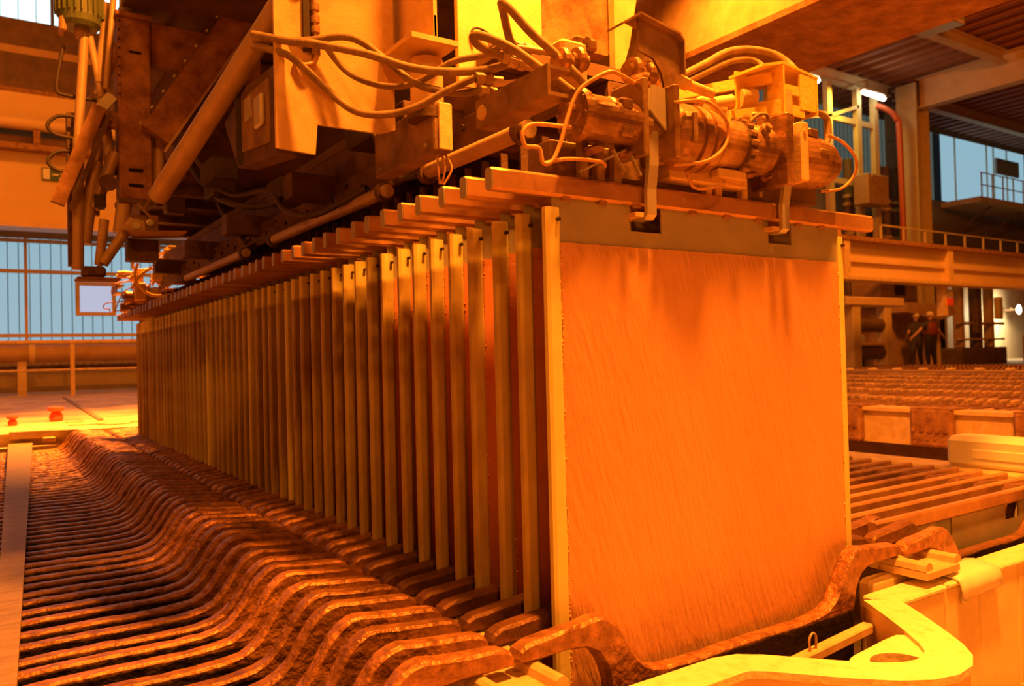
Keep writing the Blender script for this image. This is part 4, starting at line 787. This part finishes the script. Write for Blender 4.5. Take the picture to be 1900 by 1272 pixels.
# inclined channel with bolted flange and the big diagonal tube
ic = MB().bar((-.29, 2.85, 2.08), (.29, 2.85, 3.02), .05, .15, (0.85, 0, -.53)).build('inclined_channel', M['rust'], gf)
for i in range(11): MB().lathe(Vector((-.36, 2.83, 2.13))+Vector((.58, 0, .94))*(i/11), (-.85, 0, .53), [(0, .011), (.009, .009)], 8).build('bolt', M['galv'], ic)
MB().bar((-.26, 2.82, 2.0), (.36, 2.82, 3.0), .02, .012).build('seam_strip', M['tube'], ic)
MB().cyl((-.548, 1.315, 1.485), (-.353, .545, 1.90), .030, 18).build('diagonal_tube', M['tube'], gf)
MB().cyl((-.27, 2.95, 1.86), (-.26, 2.95, 2.13), .028, 14).build('stub_tube', M['tube'], gf)
MB().cyl((-.1, 3.5, 2.0), (-.32, 3.4, 2.35), .03, 12).build('stub_tube', M['tube'], gf)
MB().cyl((.02, 3.4, 2.82), (.3, 3.4, 3.2), .045, 14).build('roof_tube', M['tube'], gf)
for a, b, r in (((-.48, 3.0, 2.75), (-.52, 3.0, 2.35), .022), ((-.58, 3.0, 2.6), (-.62, 3.0, 2.0), .022), ((-.62, 2.95, 2.05), (-.63, 2.95, 1.42), .025), ((-.56, 3.0, 2.58), (-.51, 3.0, 2.28), .017), ((-.44, 3.02, 2.56), (-.52, 3.02, 2.30), .025), ((-.51, 3.02, 2.30), (-.47, 3.02, 1.90), .025), ((-.52, 3.05, 2.15), (-.55, 3.05, 1.70), .026), ((-.55, 2.97, 1.95), (-.60, 2.97, 1.55), .03), ((-.46, 2.96, 2.0), (-.56, 2.96, 1.72), .03), ((-.52, 2.9, 1.66), (-.545, 2.9, 1.44), .022), ((-.40, 2.85, 1.66), (-.535, 2.85, 1.44), .024), ((-.43, 2.9, 1.76), (-.45, 2.9, 1.60), .035), ((-.44, 2.92, 3.0), (-.50, 2.92, 2.30), .014)):
    MB().cyl(a, b, r, 14).build('tube', M['tube'], gf)
MB().bar((-.47, 2.97, 2.28), (-.53, 2.97, 2.20), .06, .05).build('tape_wrap', M['galv'], gf)
MB().bar((-.535, 2.9, 2.20), (-.715, 2.9, 1.72), .05, .06, (1, 0, 0)).build('sloped_plate', M['rust'], gf); MB().bar((-.49, 2.88, 2.17), (-.665, 2.88, 1.69), .02, .02).build('plate_edge', M['dsteel'], gf)
MB().box((-.56, 2.93, 2.12), (-.44, 2.98, 2.20), .004).build('link_plate', M['rust'], gf)
MB().box((-.66, 3.05, 1.45), (-.61, 3.12, 2.2)).build('back_plate', M['dark'], gf)
MB().box((-.42, 2.86, 1.60), (-.285, 2.885, 1.69), .003).build('clevis_plate', M['steel'], gf); MB().lathe((-.325, 2.858, 1.652), (0, -1, 0), [(0, .018), (.006, .018), (.007, .011), (.012, .011)], 14).build('clevis_pin', M['galv'], gf); MB().lathe((-.395, 2.80, 1.625), (0, -1, 0), [(0, .02), (.008, .018)], 12).build('clevis_pin', M['galv'], gf)
MB().prism([(-.46, 1.60), (-.40, 1.66), (-.36, 1.65), (-.355, 1.60), (-.40, 1.585)], 'y', 2.80, 2.85).build('clevis', M['tube'], gf)
MB().prism([(-.45, 1.597), (-.36, 1.60), (-.17, 1.612), (-.17, 1.602), (-.20, 1.585), (-.40, 1.572)], 'y', 2.78, 2.86).build('blade', M['rust'], gf)
MB().box((-.42, 2.9, 1.47), (-.28, 3.0, 1.575), .003).build('sensor_box', M['dsteel'], gf)
MB().box((-.645, 2.84, 1.365), (-.46, 2.98, 1.377), .003).build('foot_plate', M['rust'], gf); MB().box((-.62, 2.86, 1.377), (-.52, 2.95, 1.43), .01).lathe((-.55, 2.855, 1.41), (0, -1, 0), [(0, .024), (.008, .022)], 12).lathe((-.605, 2.855, 1.395), (0, -1, 0), [(0, .013), (.008, .012)], 10).build('foot_block', M['dsteel'], gf)
MB().lathe((-.505, 2.86, 1.83), (0, -1, 0), [(0, .04), (.02, .038)], 14).build('roller', M['dsteel'], gf); MB().box((-.56, 2.9, 1.72), (-.51, 2.98, 1.78)).build('bearing_block', M['black'], gf)
MB().bar((-.38, 2.84, 1.74), (-.33, 2.84, 1.68), .012, .012).bar((-.33, 2.84, 1.76), (-.36, 2.84, 1.70), .01, .01).build('spring_clip', M['steel'], gf)
MB().box((-.46, 2.86, 1.74), (-.30, 3.02, 1.766), .003).build('end_plate', M['dsteel'], gf)
for z in (2.11, 1.94): MB().tube(smooth_path([(-.62, 3.0, z+.055), (-.70, 3.0, z+.05), (-.745, 3.0, z+.0), (-.71, 3.0, z-.04), (-.62, 3.0, z-.05)]), .009, 8).build('cable_loop', M['dhose'], gf)
MB().tube(smooth_path([(-.67, 3.05, 2.52), (-.69, 3.05, 2.40), (-.70, 3.05, 2.30), (-.66, 3.05, 2.28), (-.52, 3.05, 2.275)]), .009, 8).build('cable_loop', M['dhose'], gf)
MB().tube(smooth_path([(-.19, 3.1, 2.64), (-.21, 3.1, 2.8), (-.24, 3.1, 3.0)]), .02, 10).build('red_hose', M['redpipe'], gf)
# finned motor
mo = thing('finned_motor', (-.6, 3.0, 2.6), 'dark green finned electric motor hanging at top left', 'motor')
MB().lathe((-.60, 3.0, 2.60), (0, 0, 1), [(0, .075), (.02, .09), (.05, .095), (.4, .095)], 24).build('body', M['green'], mo)
fn = MB().box((-.002, .09, 0), (.002, .11, .3)).mesh('fin', M['green'])
for k in range(24): inst('fin', fn, mo, (0, 0, .06), (0, 0, 2*math.pi*k/24))
MB().lathe((-.60, 3.0, 2.555), (0, 0, 1), [(0, .022), (.02, .026), (.05, .026)], 14).box((-.69, 2.95, 2.56), (-.66, 3.04, 2.64), .01).build('terminal', M['mid'], mo)
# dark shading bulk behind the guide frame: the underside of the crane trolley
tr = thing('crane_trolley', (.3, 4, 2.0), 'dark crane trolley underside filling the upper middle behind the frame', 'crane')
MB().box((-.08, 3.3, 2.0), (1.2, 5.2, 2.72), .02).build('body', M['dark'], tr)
MB().box((-.42, .62, 2.73), (1.45, 5.2, 2.77)).build('shade_plate', M['dark'], tr)  # plate added overhead to keep lamp light off the frame below
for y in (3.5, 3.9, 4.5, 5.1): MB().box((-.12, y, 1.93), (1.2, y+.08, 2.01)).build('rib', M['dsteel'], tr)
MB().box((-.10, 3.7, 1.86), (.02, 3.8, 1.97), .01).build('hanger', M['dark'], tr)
# ---------------------------------------------------------------- two workers
def person(x, y, z0, rz, arms, label, vest):
    t = thing('person', (x, y, z0), label, 'person', 'workers at the machine'); t.rotation_euler = (0, 0, rz)
    J = {'pelvis': (0, 0, .95), 'waist': (0, 0, 1.08), 'chest': (0, 0, 1.32), 'neck': (0, 0, 1.48), 'sl': (-.19, 0, 1.42), 'sr': (.19, 0, 1.42), 'hl': (-.10, 0, .90), 'hr': (.10, 0, .90), 'kl': (-.12, -.02, .50), 'kr': (.12, -.02, .50), 'al': (-.13, .03, .09), 'ar': (.13, .03, .09), 'tl': (-.14, -.12, .04), 'tr': (.14, -.12, .04)}
    R = {'pelvis': .19, 'waist': .18, 'chest': .215, 'neck': .065, 'sl': .075, 'sr': .075, 'hl': .12, 'hr': .12, 'kl': .09, 'kr': .09, 'al': .055, 'ar': .055, 'tl': .04, 'tr': .04}
    E = [('pelvis', 'waist'), ('waist', 'chest'), ('chest', 'neck'), ('chest', 'sl'), ('chest', 'sr'), ('pelvis', 'hl'), ('pelvis', 'hr'), ('hl', 'kl'), ('hr', 'kr'), ('kl', 'al'), ('kr', 'ar'), ('al', 'tl'), ('ar', 'tr')]
    def skin(name, J, R, E, m, sub=2):
        ks = list(J); me = bpy.data.meshes.new(name); me.from_pydata([J[k] for k in ks], [(ks.index(a), ks.index(b)) for a, b in E], []); me.materials.append(m)
        o = bpy.data.objects.new(name, me); COL.objects.link(o); o.parent = t
        o.modifiers.new('skin', 'SKIN')
        if not me.skin_vertices: me.attributes.new('dummy', 'FLOAT', 'POINT')
        bm = bmesh.new(); bm.from_mesh(me); ly = bm.verts.layers.skin.verify(); bm.verts.ensure_lookup_table()
        for v, k in zip(bm.verts, ks): v[ly].radius = (R[k], R[k]*(.75 if k in ('chest', 'waist', 'pelvis') else 1)); v[ly].use_root = (k == ks[0])
        bm.to_mesh(me); bm.free(); sd = o.modifiers.new('sub', 'SUBSURF'); sd.levels = sub; sd.render_levels = sub
        for p in me.polygons: p.use_smooth = True
        return o
    skin('body', J, R, E, M['cloth'])
    for s, (el, ha) in zip('lr', arms):
        sh = J['s'+s]; skin('sleeve', {'a': sh, 'b': tuple(Vector(sh).lerp(Vector(el), .75))}, {'a': .075, 'b': .06}, [('a', 'b')], M['cloth'])
        d = (Vector(ha)-Vector(el)).normalized(); h1 = Vector(ha)+d*.07
        skin('forearm', {'a': tuple(Vector(sh).lerp(Vector(el), .6)), 'b': el, 'c': ha, 'd': tuple(h1)}, {'a': .05, 'b': .046, 'c': .032, 'd': .04}, [('a', 'b'), ('b', 'c'), ('c', 'd')], M['skin'])
        for k in range(5):
            sd = Vector((0, 1, 0)).cross(d).normalized(); b = h1+sd*(.018*(k-2)); tip = b+d*(.07 if k else .04)+sd*(.01*(k-2) if k else -.03)+Vector((0, -.01, 0))
            skin('finger', {'a': tuple(b), 'b': tuple(b.lerp(tip, .55)), 'c': tuple(tip)}, {'a': .010, 'b': .009, 'c': .007}, [('a', 'b'), ('b', 'c')], M['skin'], 1)
    hd = MB().lathe((0, -.01, 1.50), (0, 0, 1), [(0, .045), (.03, .062), (.09, .083), (.15, .09), (.20, .08), (.24, .045), (.25, .01)], 18); hd.v = [(v[0]*.9, v[1]*1.05, v[2]) for v in hd.v]
    hd.v = [(v[0]+x, v[1]+y, v[2]+z0) for v in hd.v]; h = hd.build('head', M['skin'], t)
    ft = MB().prism([(-.012, 1.60), (.012, 1.60), (.006, 1.65), (-.006, 1.65)], 'y', -.125, -.09)
    for sx in (-1, 1): ft.box((sx*.03-.012, -.098, 1.645), (sx*.03+.012, -.088, 1.655)).box((sx*.085-.008, -.02, 1.60), (sx*.085+.008, .02, 1.66), .004)
    ft.box((-.025, -.1, 1.572), (.025, -.09, 1.58)); ft.v = [(v[0]+x, v[1]+y, v[2]+z0) for v in ft.v]; ft.build('face', M['skin'], h)
    he = MB().lathe((0, -.005, 1.655), (0, 0, 1), [(0, .125), (.012, .125), (.014, .108), (.06, .104), (.10, .08), (.125, .04), (.13, .005)], 20).box((-.09, -.17, 1.655), (.09, -.08, 1.667), .004)
    he.v = [(v[0]+x, v[1]+y, v[2]+z0) for v in he.v]; he.build('helmet', M['helmet'], t)
    if vest: skin('vest', {'a': (0, 0, 1.0), 'b': (0, 0, 1.15), 'c': (0, 0, 1.34), 'd': (-.13, 0, 1.42), 'e': (.13, 0, 1.42)}, {'a': .225, 'b': .22, 'c': .24, 'd': .10, 'e': .10}, [('a', 'b'), ('b', 'c'), ('c', 'd'), ('c', 'e')], M['vest'])
    return t
# arms given in the figure's own frame (facing -Y before turning)
person(23.98, 12.7, .2, math.radians(150), [((-.26, .02, 1.14), (-.20, -.18, 1.0)), ((.26, .02, 1.14), (.22, -.16, .98))], 'worker in dark clothes and pale helmet standing left of the vest wearer', False)
person(23.55, 12.0, .2, math.radians(165), [((-.36, -.02, 1.17), (-.58, -.08, 1.02)), ((.40, -.02, 1.2), (.64, -.06, 1.0))], 'worker in red brown vest and pale helmet with both arms spread, back turned', True)
